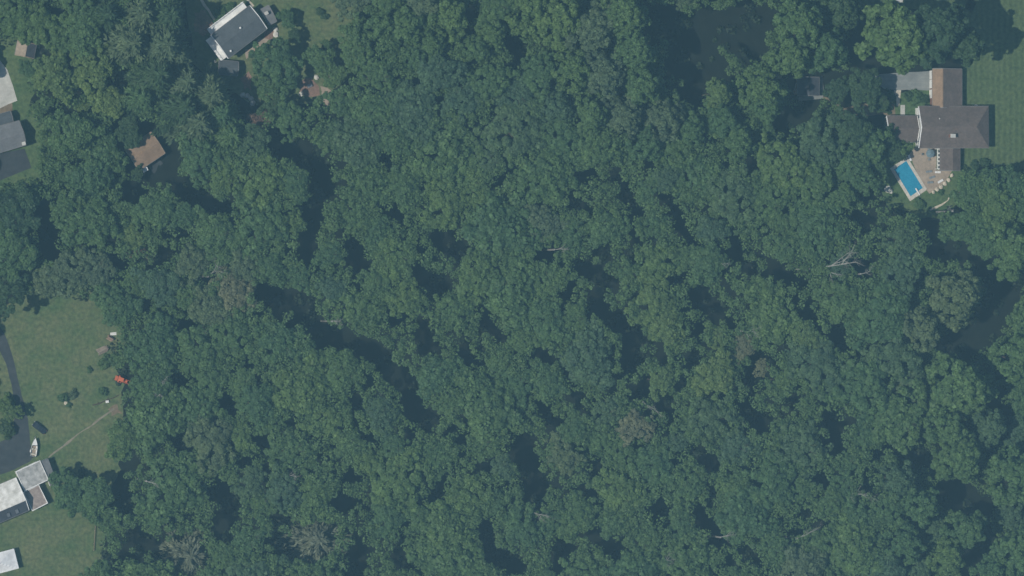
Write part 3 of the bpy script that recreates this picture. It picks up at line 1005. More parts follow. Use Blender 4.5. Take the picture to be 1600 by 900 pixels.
for x, y, r, lb in ((1386, 296, 1.0, 'largest white rock on the grass left of the pool'), (1391, 299, .8, 'white rock touching the largest one left of pool'),
                    (1389, 292, .5, 'smallest white rock on the grass left of pool')):
    rock(x, y, r, lb, group='white rocks left of the pool')
for i, (x, y) in enumerate(((1458, 300), (1464, 296), (1470, 292), (1476, 287), (1482, 281), (1487, 274))):
    rock(x, y, .7, 'edging boulder, %s along the terrace rim from its lower tip' % ('first', 'second', 'third', 'fourth', 'fifth', 'sixth')[i], M_STONE, 'boulders edging the terrace', 'edging_boulder')
for i, (x, y) in enumerate(((1525, 166), (1529, 171), (1525, 176), (1530, 180))):
    rock(x, y, .75 - .08 * i, 'pale boulder, %s from the top, where house meets striped lawn' % ('first', 'second', 'third', 'fourth')[i], group='boulders by the striped lawn', name='pale_boulder')
for i, (x, y) in enumerate(((308, 111), (319, 115), (327, 121), (334, 125), (345, 141), (336, 96))):
    rock(x, y, .45, 'small white stone, %s down the dark gap beside the annex' % ('first', 'second', 'third', 'fourth', 'fifth', 'uppermost')[i], group='white stones in the dark gap', name='white_stone')
for i, (x, y) in enumerate(((379, 148), (386, 150), (392, 154), (395, 161), (430, 46), (431, 54), (470, 147), (494, 121))):
    lb = ('pale wall stone below the soil bed, first from top', 'pale wall stone below the soil bed, second from top', 'pale wall stone below the soil bed, third from top',
          'pale wall stone below the soil bed, lowest', 'upper pale block beside the brick landing', 'lower pale block beside the brick landing',
          'white block at the lower left patio corner', 'pale block at the upper brick patio edge')[i]
    rock(x, y, .85, lb, group='pale stones round the upper left garden', name='wall_stone')
rock(1243, 143, .9, 'tan boulder at the left end of the shaded shed', M_TAN)
rock(88, 252, .45, 'tiny white stone on the lush lawn by a round shrub')
rock(103, 629, .7, 'grey boulder among the lawn shrubs', M_STONE)
rock(14, 655, .8, 'grey boulder beside the driveway island', M_STONE)

# patio table on the brick patio
p = at(483, 134, .15)
t = thing('garden_table', 'grey garden table in the middle of the brick patio', 'table', p, .4)
MB().box((0, 0, .72), (1.6, 1.0, .06)).build('table_top', M_METAL, t)
for x in (-.7, .7):
    for y in (-.42, .42): MB().box((x, y, .34), (.07, .07, .7)).build('leg', M_METAL, t)
# white awning by the cottage
p = at(226, 265, 0)
t = thing('white_awning', 'small white awning at the lower corner of the brown-roofed cottage', 'awning', p, math.radians(28))
MB().prism([(-1.25, -.55), (.6, -.55), (.6, .65), (-1.25, .65)], [2.2, 2.2, 2.6, 2.6], [2.25, 2.25, 2.65, 2.65]).build('canvas', M_TENT, t)
for x in (-1.15, .5):
    for y in (-.45, .55): MB().tube((x, y, -.1), (x, y, 2.3), .035, .035, 6).build('post', M_WHITE, t)
ground_sheet('shadow_grey_patio', [(232, 258), (248, 246), (256, 256), (240, 270)], .08, M_ASPH, 'yard below the brown-roofed cottage, greyed by a painted shadow', .3, 1.0)  # patio ground; its dark grey also paints the shadow patch there

# ------------------------------------------------------------------ vehicles
p = at(61.5, 668.5, .1)
car = thing('parked_car', 'dark sedan parked on the grass beside the driveway', 'car', (p.x, p.y, .08), math.radians(-38))
def loft(sections, n_close=True):
    """sections: list of (x, half width, z bottom, z top, tuck)"""
    mb = MB(); vs = []
    for x, w, z0, z1, k in sections:
        vs += [(x, -w, z0), (x, -w, z0 + (z1 - z0) * .6), (x, -w * k, z1), (x, w * k, z1), (x, w, z0 + (z1 - z0) * .6), (x, w, z0)]
    fs = []
    for i in range(len(sections) - 1):
        for j in range(6):
            a = i * 6 + j; b = i * 6 + (j + 1) % 6
            fs.append((a, b, b + 6, a + 6))
    fs.append(tuple(range(6))); fs.append(tuple(range(len(vs) - 1, len(vs) - 7, -1)))
    return mb.add(vs, fs)
loft([(-2.4, .72, .35, .72, .9), (-2.2, .88, .25, .92, .9), (-1.2, .92, .22, .98, .92), (.9, .92, .22, .96, .92), (1.9, .88, .24, .82, .88), (2.35, .68, .3, .66, .85)]).build('body', M_CARPT, car, .05)
loft([(-1.75, .74, .92, .97, .95), (-1.1, .74, .92, 1.36, .82), (.1, .74, .92, 1.42, .82), (.95, .76, .90, .96, .95)]).build('cabin', M_GLASS, car, .03)
MB().box((-.5, 0, 1.44), (1.15, 1.14, .05), 0, .9).build('roof_panel', M_CARPT, car, .02)
for x in (-1.45, 1.42):
    for y in (-.86, .86):
        wl = MB().tube((x, y - .1, .32), (x, y + .1, .32), .33, .33, 16).build('wheel', M_RUBBER, car)
        MB().tube((x, y - .11, .32), (x, y + .11, .32), .19, .19, 10).build('rim', M_METAL, wl)
for y in (-.55, .55):
    MB().box((2.26, y, .62), (.14, .3, .12)).build('tail_lamp', M_RED, car)
    MB().box((-2.36, y, .66), (.16, .34, .14)).build('headlight', M_LAMP, car)
    MB().box((-.75, y * 1.85, .98), (.2, .16, .12)).build('mirror', M_CARPT, car)

p = at(53, 699, .5)
boat = thing('motor_boat', 'white motor boat with pointed bow parked by the driveway', 'boat', (p.x, p.y, .55), math.radians(83))
hv, hf = [], []
sec = [(-2.7, .85, .0), (-1.5, .95, .0), (0, .95, .0), (1.2, .75, .08), (2.1, .4, .22), (2.75, .04, .42)]
for x, w, k in sec:
    hv += [(x, 0, k), (x, -w * .7, k + .28), (x, -w, .95 + k * .2), (x, w, .95 + k * .2), (x, w * .7, k + .28)]
for i in range(len(sec) - 1):
    for a, b in ((0, 1), (1, 2), (3, 4), (4, 0)):
        hf.append((i * 5 + a, i * 5 + b, i * 5 + 5 + b, i * 5 + 5 + a))
hf.append((0, 1, 2, 3, 4))
hull = MB().add(hv, hf).build('hull', M_WHITE, boat)
sd = hull.modifiers.new('thick', 'SOLIDIFY'); sd.thickness = .06
MB().add([(.6, -.82, .96), (.6, .82, .96), (1.2, .7, 1.0), (2.1, .38, 1.06), (2.66, .05, 1.1), (2.1, -.38, 1.06), (1.2, -.7, 1.0)],
         [(0, 1, 2, 6), (6, 2, 3, 5), (5, 3, 4)]).build('foredeck', M_WHITE, boat)
MB().prism([(-2.55, -.74), (.6, -.74), (.6, .74), (-2.55, .74)], .34, .4).build('cockpit_floor', M_TAN, boat)
MB().box((.55, 0, 1.2), (.08, 1.5, .5)).build('windshield', M_GLASS, boat)
for y in (-.42, .42): MB().box((-.5, y, .62), (.6, .5, .46)).build('seat', M_CREAM, boat, .04)
MB().box((-2.1, 0, .6), (.5, 1.4, .42)).build('bench', M_CREAM, boat, .04)
ob = MB().box((-2.95, 0, .85), (.45, .4, .6), 0, .8).build('outboard_motor', M_DKMETAL, boat, .05)
tr = thing('boat_trailer', 'metal trailer under the white motor boat', 'trailer', (p.x, p.y, .08), math.radians(83))
for y in (-.5, .5): MB().box((-.4, y, .42), (4.2, .1, .1)).build('rail', M_METAL, tr)
MB().box((-1.2, 0, .34), (.1, 2.0, .1)).build('axle', M_METAL, tr)
MB().tube((1.7, -.5, .42), (3.4, 0, .42), .05, .05, 6).tube((1.7, .5, .42), (3.4, 0, .42), .05, .05, 6).build('tongue', M_METAL, tr)
for y in (-1.0, 1.0):
    w_ = MB().tube((-1.2, y - .1, .3), (-1.2, y + .1, .3), .3, .3, 14).build('wheel', M_RUBBER, tr)
    MB().box((-1.2, y, .66), (.8, .26, .05)).build('fender', M_WHITE, tr)

p = at(191, 594, .6)
tc_ = thing('orange_tractor', 'orange tractor with grey front loader at the woodland edge', 'tractor', (p.x, p.y, .06), math.radians(-20))
MB().box((.75, 0, 1.0), (1.7, .72, .7), 0, .92).build('hood', M_ORANGE, tc_, .06)
MB().box((-.7, 0, .85), (1.5, .8, .4)).build('chassis', M_DKMETAL, tc_)
for y in (-.78, .78):
    MB().box((-.85, y, 1.36), (1.25, .5, .1)).box((-.3, y, 1.12), (.1, .5, .5)).build('fender', M_ORANGE, tc_, .03)
    w_ = MB().tube((-.85, y - .2, .72), (-.85, y + .2, .72), .72, .72, 18).build('wheel', M_RUBBER, tc_)
    MB().tube((-.85, y - .21, .72), (-.85, y + .21, .72), .34, .34, 12).build('rim', M_ORANGE, w_)
    w_ = MB().tube((1.25, y * .85 - .13, .42), (1.25, y * .85 + .13, .42), .42, .42, 16).build('wheel', M_RUBBER, tc_)
    MB().tube((1.25, y * .85 - .14, .42), (1.25, y * .85 + .14, .42), .2, .2, 10).build('rim', M_ORANGE, w_)
    MB().box((.7, y * .66, 1.3), (1.2, .12, .16), 0).box((1.75, y * .66, 1.0), (1.5, .12, .16)).build('loader_arm', M_ORANGE, tc_)
MB().prism([(2.4, -.85), (3.0, -.85), (3.0, .85), (2.4, .85)], .2, [.95, .3, .3, .95]).build('bucket', M_METAL, tc_)
MB().box((-.9, 0, 1.25), (.5, .5, .12)).box((-1.15, 0, 1.55), (.1, .5, .5)).build('seat', M_DKMETAL, tc_)
for x in (-1.45, -.05):
    for y in (-.5, .5): MB().box((x, y, 1.75), (.07, .07, 1.2)).build('canopy_post', M_DKMETAL, tc_)
MB().box((-.75, 0, 2.38), (1.75, 1.25, .09)).build('canopy', M_ORANGE, tc_, .03)
MB().tube((-.15, 0, 1.25), (-.35, 0, 1.55), .03, .03, 6).tube((-.36, 0, 1.52), (-.34, 0, 1.56), .2, .2, 12).build('steering_wheel', M_DKMETAL, tc_)
MB().box((-1.9, 0, .6), (.9, 1.5, .25)).build('rear_mower', M_ORANGE, tc_, .05)


def log_pile(px, py, n, L, rz, label, m):
    p = at(px, py, .3)
    t = thing('log_pile', label, 'log pile', (p.x, p.y, 0), rz)
    r = random.Random(int(px))
    lay, k, row = 0, 0, n
    while row > 0:
        for i in range(row):
            y = (i - (row - 1) / 2) * .42
            dx = r.uniform(-.3, .3)
            MB().tube((-L / 2 + dx, y, .2 + lay * .36), (L / 2 + dx, y + r.uniform(-.08, .08), .2 + lay * .36 + r.uniform(-.02, .02)), .2, .17, 8).build('log', m, t)
        lay += 1; row -= 1
log_pile(160, 547, 5, 3.0, .45, 'grey log pile with pale ends at the lawn edge', mat('cut_log', (.30, .25, .20), .9, .25, 2.0))
log_pile(172, 528, 4, 1.8, -.5, 'short brown log pile above the grey one', mat('brown_log', (.27, .19, .14), .9, .25, 2.0))
p = at(177, 521.5, .1)
t = thing('white_plank_stack', 'stacked white planks beside the short brown log pile', 'planks', (p.x, p.y, 0), .05)
for i in range(3): MB().box((0, (i - 1) * .3, .16), (1.9, .27, .1), .03 * i).build('plank', M_WHITE, t)
p = at(165, 626, .1)
t = thing('fallen_log', 'long dark fallen log lying on the lawn near the footpath end', 'log', (p.x, p.y, .06), math.radians(20))
m_ = MB(); pts = [(-4.2, .1, .15), (-2, -.15, .2), (.5, .1, .22), (2.6, -.05, .2), (4.4, .25, .12)]
for i in range(4): m_.tube(pts[i], pts[i + 1], .2 - .02 * i, .2 - .02 * (i + 1), 7)
m_.build('stem', BARK, t)
m_ = MB().tube((.5, .1, .25), (1.3, .9, .5), .07, .03, 5).tube((-2, -.15, .2), (-2.7, .6, .5), .07, .03, 5)
m_.build('branch', BARK, t)
p = at(167, 627.5, .1)
t = thing('white_barrow', 'white wheelbarrow standing by the fallen log', 'wheelbarrow', (p.x, p.y, .06), .1)
MB().box((0, 0, .5), (.8, .6, .3), 0, 1.25).build('tray', M_WHITE, t)
MB().tube((.65, -.05, .2), (.65, .05, .2), .2, .2, 12).build('wheel', M_RUBBER, t)
for y in (-.25, .25): MB().tube((.65, y * .3, .2), (-1.0, y * 1.2, .55), .025, .025, 5).build('handle', M_WOOD, t)
for y in (-.25, .25): MB().box((-.3, y, .17), (.05, .05, .36)).build('leg', M_METAL, t)
# timber fence on the lower lawn
p0, p1 = at(149, 808, .3), at(146, 860, .3)
t = thing('timber_fence', 'low weathered timber fence along the lower lawn edge', 'fence', (p0.x, p0.y, 0), math.atan2((p1 - p0).y, (p1 - p0).x))
Lf = (p1 - p0).length
for k in range(6): MB().box((Lf * k / 5, 0, .45), (.14, .14, 1.0)).build('post', M_WOOD, t)
for z in (.35, .75):
    for k in range(5): MB().box((Lf * (k + .5) / 5, .1, z), (Lf / 5 - .04, .05, .18)).build('rail', M_WOOD, t)

# ------------------------------------------------------------------ trees
# tall trees on the right and at the top: (x, y, r, tone, height)
for a in [
    (1402, 58, 56, 'bright', 38), (1466, 50, 46, 'dark', 40), (1508, 72, 32, 'dark', 34), (1248, 40, 40, 'bright', 30), (1235, 92, 32, 'bright', 29), (1288, 78, 38, 'mid', 27),  # dark pair: shade put into leaf tone; smaller tree added to lengthen lawn shadow
    (1310, 22, 36, 'dark', 22), (1188, 140, 36, 'bright', 27), (1198, 168, 24, 'mid', 26), (1122, 146, 24, 'yellow', 24), (1128, 188, 28, 'mid', 24), (1150, 222, 32, 'mid', 22),  # after the bright tree: its lower part, added separately to shade the shed
    (828, 12, 36, 'bright', 27), (874, 30, 44, 'bright', 30), (925, 45, 42, 'grey', 31), (975, 22, 38, 'mid', 35), (992, 78, 32, 'mid', 34), (895, 108, 34, 'bright', 25),  # mid-green pair: heightened and added to shade the wide gap on the right
    (946, 112, 40, 'grey', 29), (1004, 130, 30, 'mid', 30), (976, 178, 32, 'grey', 24), (922, 178, 30, 'mid', 23), (1034, 186, 38, 'grey', 25),
    (1078, 200, 28, 'mid', 23), (1008, 228, 30, 'mid', 21), (868, 168, 30, 'blue', 21),
    (1492, 468, 44, 'grey', 30), (1440, 512, 34, 'grey', 25), (1500, 606, 54, 'bright', 30), (1592, 556, 40, 'bright', 31), (1478, 668, 36, 'mid', 26),
    (1500, 715, 40, 'mid', 26), (1584, 742, 44, 'bright', 30), (1545, 668, 34, 'blue', 24), (1440, 790, 32, 'mid', 24), (1402, 748, 34, 'blue', 21),
    (1512, 826, 32, 'mid', 27), (1480, 872, 28, 'bright', 25), (1594, 862, 42, 'bright', 30), (1412, 848, 32, 'mid', 23), (1548, 898, 28, 'mid', 23),
    (1582, 392, 42, 'bright', 28), (702, 24, 36, 'bright', 24), (768, 50, 26, 'bright', 22), (630, 40, 40, 'mid', 20),
    (742, 78, 28, 'mid', 20), (675, 70, 26, 'mid', 20), (648, 92, 24, 'mid', 18), (590, 40, 34, 'bright', 18),
]:
    tree(a[0], a[1], a[2], a[3], a[4], 'tall')
# trees of the right middle, lower than the tall ones
for a in [(1520, 300, 34, 'mid', 14), (1556, 330, 40, 'bright', 15), (1506, 352, 34, 'mid', 15), (1580, 288, 30, 'mid', 13), (1540, 376, 30, 'mid', 15),
          (1604, 330, 34, 'mid', 14),
          (1352, 232, 34, 'mid', 13), (1388, 218, 20, 'dark', 7), (1404, 244, 12, 'dark', 6.5), (1368, 262, 22, 'mid', 8), (1330, 200, 30, 'dark', 16), (1336, 268, 34, 'mid', 14),
          (1352, 140, 32, 'dark', 13), (1310, 140, 22, 'dark', 11), (1375, 158, 16, 'dark', 9),
          (432, 96, 38, 'mid', 11), (420, 136, 26, 'mid', 7), (444, 134, 14, 'mid', 4), (500, 92, 22, 'mid', 9), (522, 118, 20, 'bright', 9), (510, 70, 9, 'mid', 5),
          (448, 28, 14, 'mid', 6), (460, 54, 10, 'dark', 6), (530, 160, 28, 'mid', 14), (455, 188, 30, 'mid', 14),
          (20, 330, 40, 'dark', 18), (18, 395, 40, 'mid', 19), (12, 455, 36, 'dark', 17), (-6, 350, 30, 'dark', 16),
          (110, 770, 34, 'mid', 9), (150, 778, 28, 'mid', 12), (165, 812, 22, 'mid', 10), (20, 645, 14, 'yellow', 6), (6, 634, 14, 'bright', 5),
          (110, 425, 40, 'grey', 16), (150, 420, 30, 'grey', 16), (70, 440, 30, 'grey', 14),
          (208, 372, 20, 'yellow', 14), (222, 388, 12, 'brown', 10), (206, 394, 9, 'brown', 8),
          (60, 40, 36, 'bright', 15), (25, 25, 36, 'mid', 15), (95, 55, 30, 'bright', 14), (130, 45, 34, 'bright', 15), (85, 118, 34, 'yellow', 14),
          (145, 110, 38, 'yellow', 15), (50, 110, 18, 'mid', 8), (60, 170, 14, 'mid', 7), (110, 205, 36, 'bright', 15), (75, 222, 18, 'bright', 8), (160, 236, 32, 'mid', 9), (200, 200, 20, 'dark', 9), (204, 218, 16, 'dark', 8), (184, 250, 15, 'mid', 6), (214, 272, 12, 'dark', 5), (130, 165, 14, 'yellow', 9),
          (170, 160, 24, 'yellow', 13), (140, 285, 38, 'mid', 11), (100, 275, 20, 'mid', 8), (180, 278, 18, 'mid', 6), (70, 258, 9, 'dark', 4),
          (992, 668, 28, 'tan', 17), (1160, 542, 22, 'tan', 14), (1190, 575, 14, 'tan', 12), (1120, 585, 34, 'yellow', 18), (365, 455, 34, 'tan', 15), (325, 480, 32, 'grey', 16),
          (380, 415, 28, 'grey', 16), (300, 415, 30, 'grey', 16), (590, 120, 30, 'mid', 16), (430, 170, 20, 'dark', 10), (405, 190, 18, 'brown', 9)]:
    tree(a[0], a[1], a[2], a[3], a[4], 'oak')
# conifers round the slate-roofed house and pale feathery ones at the bottom
for a in [(248, 30, 34, 'dark', 10), (215, 25, 30, 'grey', 19), (195, 70, 36, 'grey', 20), (240, 75, 38, 'grey', 15), (268, 92, 26, 'grey', 9), (235, 120, 36, 'dark', 20),
          (274, 132, 32, 'grey', 11), (215, 155, 26, 'mid', 18), (318, 150, 34, 'grey', 19), (275, 170, 36, 'dark', 20), (338, 182, 30, 'mid', 19), (300, 195, 34, 'grey', 20),
          (160, 25, 28, 'dark', 17), (352, 212, 28, 'mid', 18)]:
    tree(a[0], a[1], a[2], a[3], a[4], 'pine')
tree(292, 868, 46, 'plume', 13, 'plume', label='pale feathery pine with fanned boughs at the bottom left')
tree(490, 842, 50, 'plume', 13, 'plume', label='pale feathery pine with fanned boughs below centre left')

# dark openings between crowns, as (x, y, r) in photograph pixels
GAPS = []
def gap(r, *pts):
    for (x0, y0), (x1, y1) in zip(pts, pts[1:] or pts):
        d = math.hypot(x1 - x0, y1 - y0); n = max(1, int(d / 8))
        for i in range(n + 1): GAPS.append((x0 + (x1 - x0) * i / n, y0 + (y1 - y0) * i / n, r))
gap(20, (288, 5), (284, 40), (288, 78), (305, 100)); gap(13, (320, 108), (350, 128), (372, 150), (388, 178))
gap(12, (195, 128), (196, 138)); gap(8, (60, 85)); gap(8, (110, 97)); gap(6, (75, 145), (105, 150)); gap(6, (75, 172), (150, 172)); gap(20, (200, 190)); gap(10, (95, 25)); gap(8, (48, 16))
gap(15, (285, 292), (300, 305), (325, 322)); gap(8, (355, 322)); gap(14, (60, 325), (72, 362), (75, 392)); gap(14, (205, 285), (212, 300)); gap(9, (165, 405), (192, 412)); gap(11, (256, 402)); gap(10, (48, 425))
gap(16, (440, 228), (472, 233), (496, 258), (504, 292)); gap(11, (490, 315), (490, 345), (484, 370), (480, 400)); gap(13, (550, 382), (563, 412)); gap(5, (605, 250)); gap(5, (614, 332))
gap(14, (682, 370), (714, 390)); gap(15, (664, 434), (690, 446)); gap(6, (780, 285)); gap(5, (600, 330), (625, 335))
gap(6, (905, 278), (925, 270)); gap(6, (958, 268), (978, 298), (990, 325), (982, 345)); gap(8, (905, 322)); gap(7, (1040, 310), (1065, 350), (1075, 372)); gap(12, (845, 396)); gap(8, (943, 394)); gap(7, (985, 395))
gap(10, (915, 422), (936, 434)); gap(9, (960, 446)); gap(7, (895, 430)); gap(8, (1145, 365), (1156, 396)); gap(9, (1174, 421)); gap(6, (1196, 370)); gap(5, (1062, 440))
gap(8, (1340, 335), (1352, 352)); gap(9, (1392, 312)); gap(12, (1440, 328), (1458, 350), (1468, 366)); gap(13, (1460, 390), (1495, 392), (1530, 396)); gap(11, (1345, 412)); gap(8, (1215, 420), (1256, 442))
gap(24, (1552, 412), (1574, 440), (1556, 480), (1530, 525), (1490, 545)); gap(8, (225, 480)); gap(8, (290, 510)); gap(9, (385, 568)); gap(13, (355, 630)); gap(8, (280, 595))
gap(15, (412, 460), (445, 464), (472, 472), (484, 500), (500, 525), (545, 533), (590, 548)); gap(15, (606, 575), (638, 606), (645, 640), (662, 650)); gap(5, (665, 500), (668, 530)); gap(7, (655, 548), (680, 543))
gap(8, (758, 505), (784, 528)); gap(8, (724, 545), (735, 562)); gap(9, (555, 625)); gap(6, (458, 660)); gap(7, (620, 505))
gap(7, (885, 465)); gap(8, (925, 460), (938, 490)); gap(13, (960, 500), (984, 512), (990, 540), (984, 570)); gap(14, (1092, 462), (1122, 482)); gap(10, (1094, 512)); gap(7, (1155, 460)); gap(8, (1142, 505)); gap(7, (1036, 556))
gap(11, (1084, 560)); gap(10, (955, 602)); gap(9, (1002, 606)); gap(7, (850, 560)); gap(7, (900, 620), (906, 642)); gap(8, (848, 640), (862, 662)); gap(7, (1038, 628), (1046, 645)); gap(6, (1065, 592)); gap(9, (1186, 560), (1174, 592)); gap(12, (1168, 642), (1186, 662)); gap(9, (1020, 668))
gap(9, (1305, 520), (1318, 538)); gap(6, (1255, 490), (1275, 502)); gap(6, (1225, 545)); gap(8, (1235, 627)); gap(10, (1300, 652), (1306, 700)); gap(9, (280, 700)); gap(8, (212, 720)); gap(12, (166, 745), (190, 765), (196, 790)); gap(12, (206, 842), (240, 850), (266, 870)); gap(16, (340, 768), (358, 790), (345, 828)); gap(8, (385, 722))
gap(7, (410, 695)); gap(8, (415, 735)); gap(11, (440, 846), (462, 866)); gap(8, (432, 812)); gap(11, (546, 746)); gap(12, (540, 786)); gap(13, (560, 858), (555, 892)); gap(8, (690, 750), (682, 780)); gap(5, (628, 838), (618, 864), (636, 886)); gap(8, (750, 728)); gap(10, (760, 838), (770, 868), (792, 880)); gap(7, (500, 712)); gap(5, (580, 690)); gap(6, (642, 684)); gap(6, (720, 690)); gap(6, (560, 812))
gap(16, (818, 700), (826, 732), (834, 770)); gap(7, (935, 725)); gap(8, (906, 765)); gap(13, (1028, 796)); gap(8, (1090, 706), (1116, 728)); gap(6, (1110, 762)); gap(8, (1088, 798), (1114, 822), (1120, 846)); gap(11, (876, 848), (876, 882)); gap(8, (930, 836), (964, 856)); gap(9, (810, 886)); gap(8, (1140, 876)); gap(5, (1168, 860), (1186, 876))
gap(7, (1376, 710)); gap(7, (1280, 750)); gap(6, (1256, 802)); gap(7, (1242, 830)); gap(6, (1350, 765)); gap(22, (1480, 770), (1530, 790)); gap(18, (1546, 850), (1520, 878)); gap(16, (1548, 620), (1560, 650)); gap(14, (1440, 716))
gap(26, (1035, 35), (1080, 50), (1130, 40), (1170, 70)); gap(22, (1060, 100), (1110, 105)); gap(18, (1160, 20), (1200, 30)); gap(16, (1085, 150)); gap(14, (1340, 95), (1340, 40)); gap(14, (1260, 175), (1225, 185)); gap(10, (800, 60), (810, 90)); gap(10, (735, 15), (740, 40))


def inside(x, y, poly):
    c = False
    j = len(poly) - 1
    for i in range(len(poly)):
        xi, yi = poly[i]; xj, yj = poly[j]
        if (yi > y) != (yj > y) and x < (xj - xi) * (y - yi) / (yj - yi) + xi: c = not c
        j = i
    return c


OPEN = [[(-60, 478), (60, 452), (176, 468), (180, 520), (176, 560), (182, 640), (176, 730), (150, 790), (150, 960), (-60, 960)],
        [(300, -20), (548, -20), (545, 60), (555, 110), (520, 140), (505, 165), (460, 172), (425, 180), (380, 165), (330, 130), (300, 100)],
        [(-60, 60), (45, 60), (40, 110), (60, 200), (60, 280), (-60, 300)],
        [(1360, -30), (1660, -30), (1660, 270), (1505, 270), (1490, 330), (1450, 340), (1390, 320), (1380, 270), (1420, 230), (1380, 200), (1340, 190), (1300, 160), (1230, 160), (1230, 110), (1330, 110), (1340, 60)],
        [(170, 196), (282, 190), (284, 286), (176, 290)], [(15, 60), (62, 60), (62, 95), (15, 95)]]


def tone_at(x, y):
    u = rnd.random()
    def near(cx, cy, rx, ry): return ((x - cx) / rx) ** 2 + ((y - cy) / ry) ** 2 < 1
    if near(1110, 520, 150, 100): return 'yellow' if u < .7 else 'bright'
    if near(1390, 390, 85, 80) or near(1130, 690, 130, 70) or near(700, 180, 130, 90): return 'blue' if u < .6 else 'mid'
    if near(590, 330, 130, 70) or near(440, 320, 60, 100) or near(760, 380, 70, 40): return 'bright' if u < .5 else 'mid'
    if near(60, 150, 160, 120): return 'bright' if u < .5 else 'mid'
    if near(880, 850, 160, 80): return 'grey' if u < .3 else 'mid'
    if x > 1350 and y > 640: return 'blue' if u < .5 else 'mid'
    return 'mid' if u < .62 else 'bright' if u < .82 else 'blue' if u < .94 else 'grey'


PLACED = [(t[1], t[2], t[3]) for t in TREES]
# kept free of crowns so that small things stay in view
CLEAR = [(192, 594, 16), (180, 598, 14), (165, 545, 18), (172, 525, 14), (180, 640, 14), (166, 626, 16), (484, 136, 20), (388, 130, 14), (392, 155, 10), (148, 835, 12), (148, 812, 12), (148, 858, 12),
         (1398, 270, 16), (1400, 295, 16), (1412, 312, 14), (1440, 318, 12), (40, 78, 24), (1262, 135, 22), (1484, 312, 12), (1460, 326, 10)]
GA = np.array(GAPS + CLEAR)
cand = random.Random(99)
NEW = []
for rmin, rmax, tries, sep in ((40, 48, 1500, .84), (32, 41, 4000, .80), (25, 32, 9000, .78), (17, 24, 9000, .84)):
    for _ in range(tries):
        x, y = cand.uniform(-12, 1612), cand.uniform(-10, 912)
        r = cand.uniform(rmin, rmax)
        if any(inside(x, y, p) for p in OPEN): continue
        if (np.hypot(GA[:, 0] - x, GA[:, 1] - y) < GA[:, 2] + r * 1.12).any(): continue
        if any((x - a) ** 2 + (y - b) ** 2 < (sep * (r + c)) ** 2 for a, b, c in PLACED): continue
        PLACED.append((x, y, r)); NEW.append((x, y, r))

for x, y, r in NEW:
    hgt = 16.4 + cand.uniform(-.9, 1.1) + (r - 34) * .05
    if x > 1420 and y > 430: hgt = 12 + cand.uniform(-1, 2)
    if 1000 < x < 1340 and y < 215: hgt = 12
    if 560 < x < 1250 and y < 140: hgt += 2
    if 1320 < x < 1420 and 200 < y < 345: hgt -= 7
    tree(x, y, r, tone_at(x, y), hgt, auto=True)

# bare and dead trees: (x, y, height, lean, turn, words)
DEADS = [
    (1270, 420, 14, 2.4, .2, 'forked white bare tree leaning over the crowns below the pool', 'forked'),
    (328, 432, 13, .9, .6, 'pale bare tree with double white limbs in the grey thicket', 'double'),
    (340, 420, 12, .4, 2.0, 'thin bare grey tree at the top of the grey thicket', 'thin'),
    (1322, 768, 14, 1.3, -.3, 'thin forked bare tree low in the right-hand woods', 'thin forked'),
    (1250, 842, 12, 1.4, .35, 'tangled bare treetop below the thin forked bare tree', 'tangled'),
    (1008, 628, 11, 1.4, -.9, 'short white bare trunk beside a dark gap below centre', 'short'),
    (1347, 428, 7, 1.2, .1, 'stubby white snag just right of the forked bare tree', 'stubby'),
    (832, 800, 10, 1.6, -.2, 'bent pale bare limb by the largest lower dark gap', 'bent'),
    (1030, 895, 11, 1.2, .8, 'curved pale bare tree at the bottom edge', 'curved'),
    (868, 390, 7, 1.5, .1, 'small bare treetop beside a dark gap at centre', 'small'),
    (1118, 402, 9, .9, -.5, 'looped bare branches in the yellowish crowns', 'looped'),
    (1160, 517, 10, 1.8, 0.0, 'long flat bare trunk lying over the yellowish crowns', 'long flat'),
    (1128, 840, 8, 1.4, .5, 'hooked pale bare branch in the yellowish crown at the bottom', 'hooked'),
    (448, 742, 6, 1.6, .05, 'short white bare branch in the lower left woods', 'short white'),
    (245, 595, 7, 1.8, .1, 'pale fallen branch beyond the orange tractor', 'fallen'),
    (240, 625, 6, 1.5, .5, 'second pale branch beyond the fallen log', 'second'),
    (230, 752, 6, 1.6, -.4, 'pale bare branch above the dark gap near lower lawn', 'pale'),
    (520, 502, 5, 1.6, .1, 'small pale branch above the long dark gap', 'small pale'),
    (310, 520, 12, .3, 1.0, 'bare grey tree in the thicket right of the rough lawn', 'bare grey'),
    (350, 500, 12, .3, 3.0, 'bare grey tree with fine twigs inside the thicket', 'fine twigs'),
    (1490, 330, 5, 1.3, 2.4, 'thin bare shrub limb below the curved garden path', 'limb'),
]
for i, (x, y, h, lean, turn, lab, _) in enumerate(DEADS):
    z = 16.8
    k = lean > .8
    me = branch_mesh('bare_branches', 300 + i, h * (1.0 if i == 0 else .62), .42, 5, lean, .34 if i == 0 else .15, 3)
    p = at(x, y, z - (0 if k else h * .6))
    root = thing('dead_tree', lab, 'dead tree', (p.x, p.y, 0), turn)
    o = link(bpy.data.objects.new('branches', me), root)
    o.location = (0, 0, z - h * .25 if k else z + 2 - h)
    st = MB().tube((0, 0, -.3), (0, 0, o.location.z + .4), .34, .28, 8)
    st.build('trunk', DEAD, root)

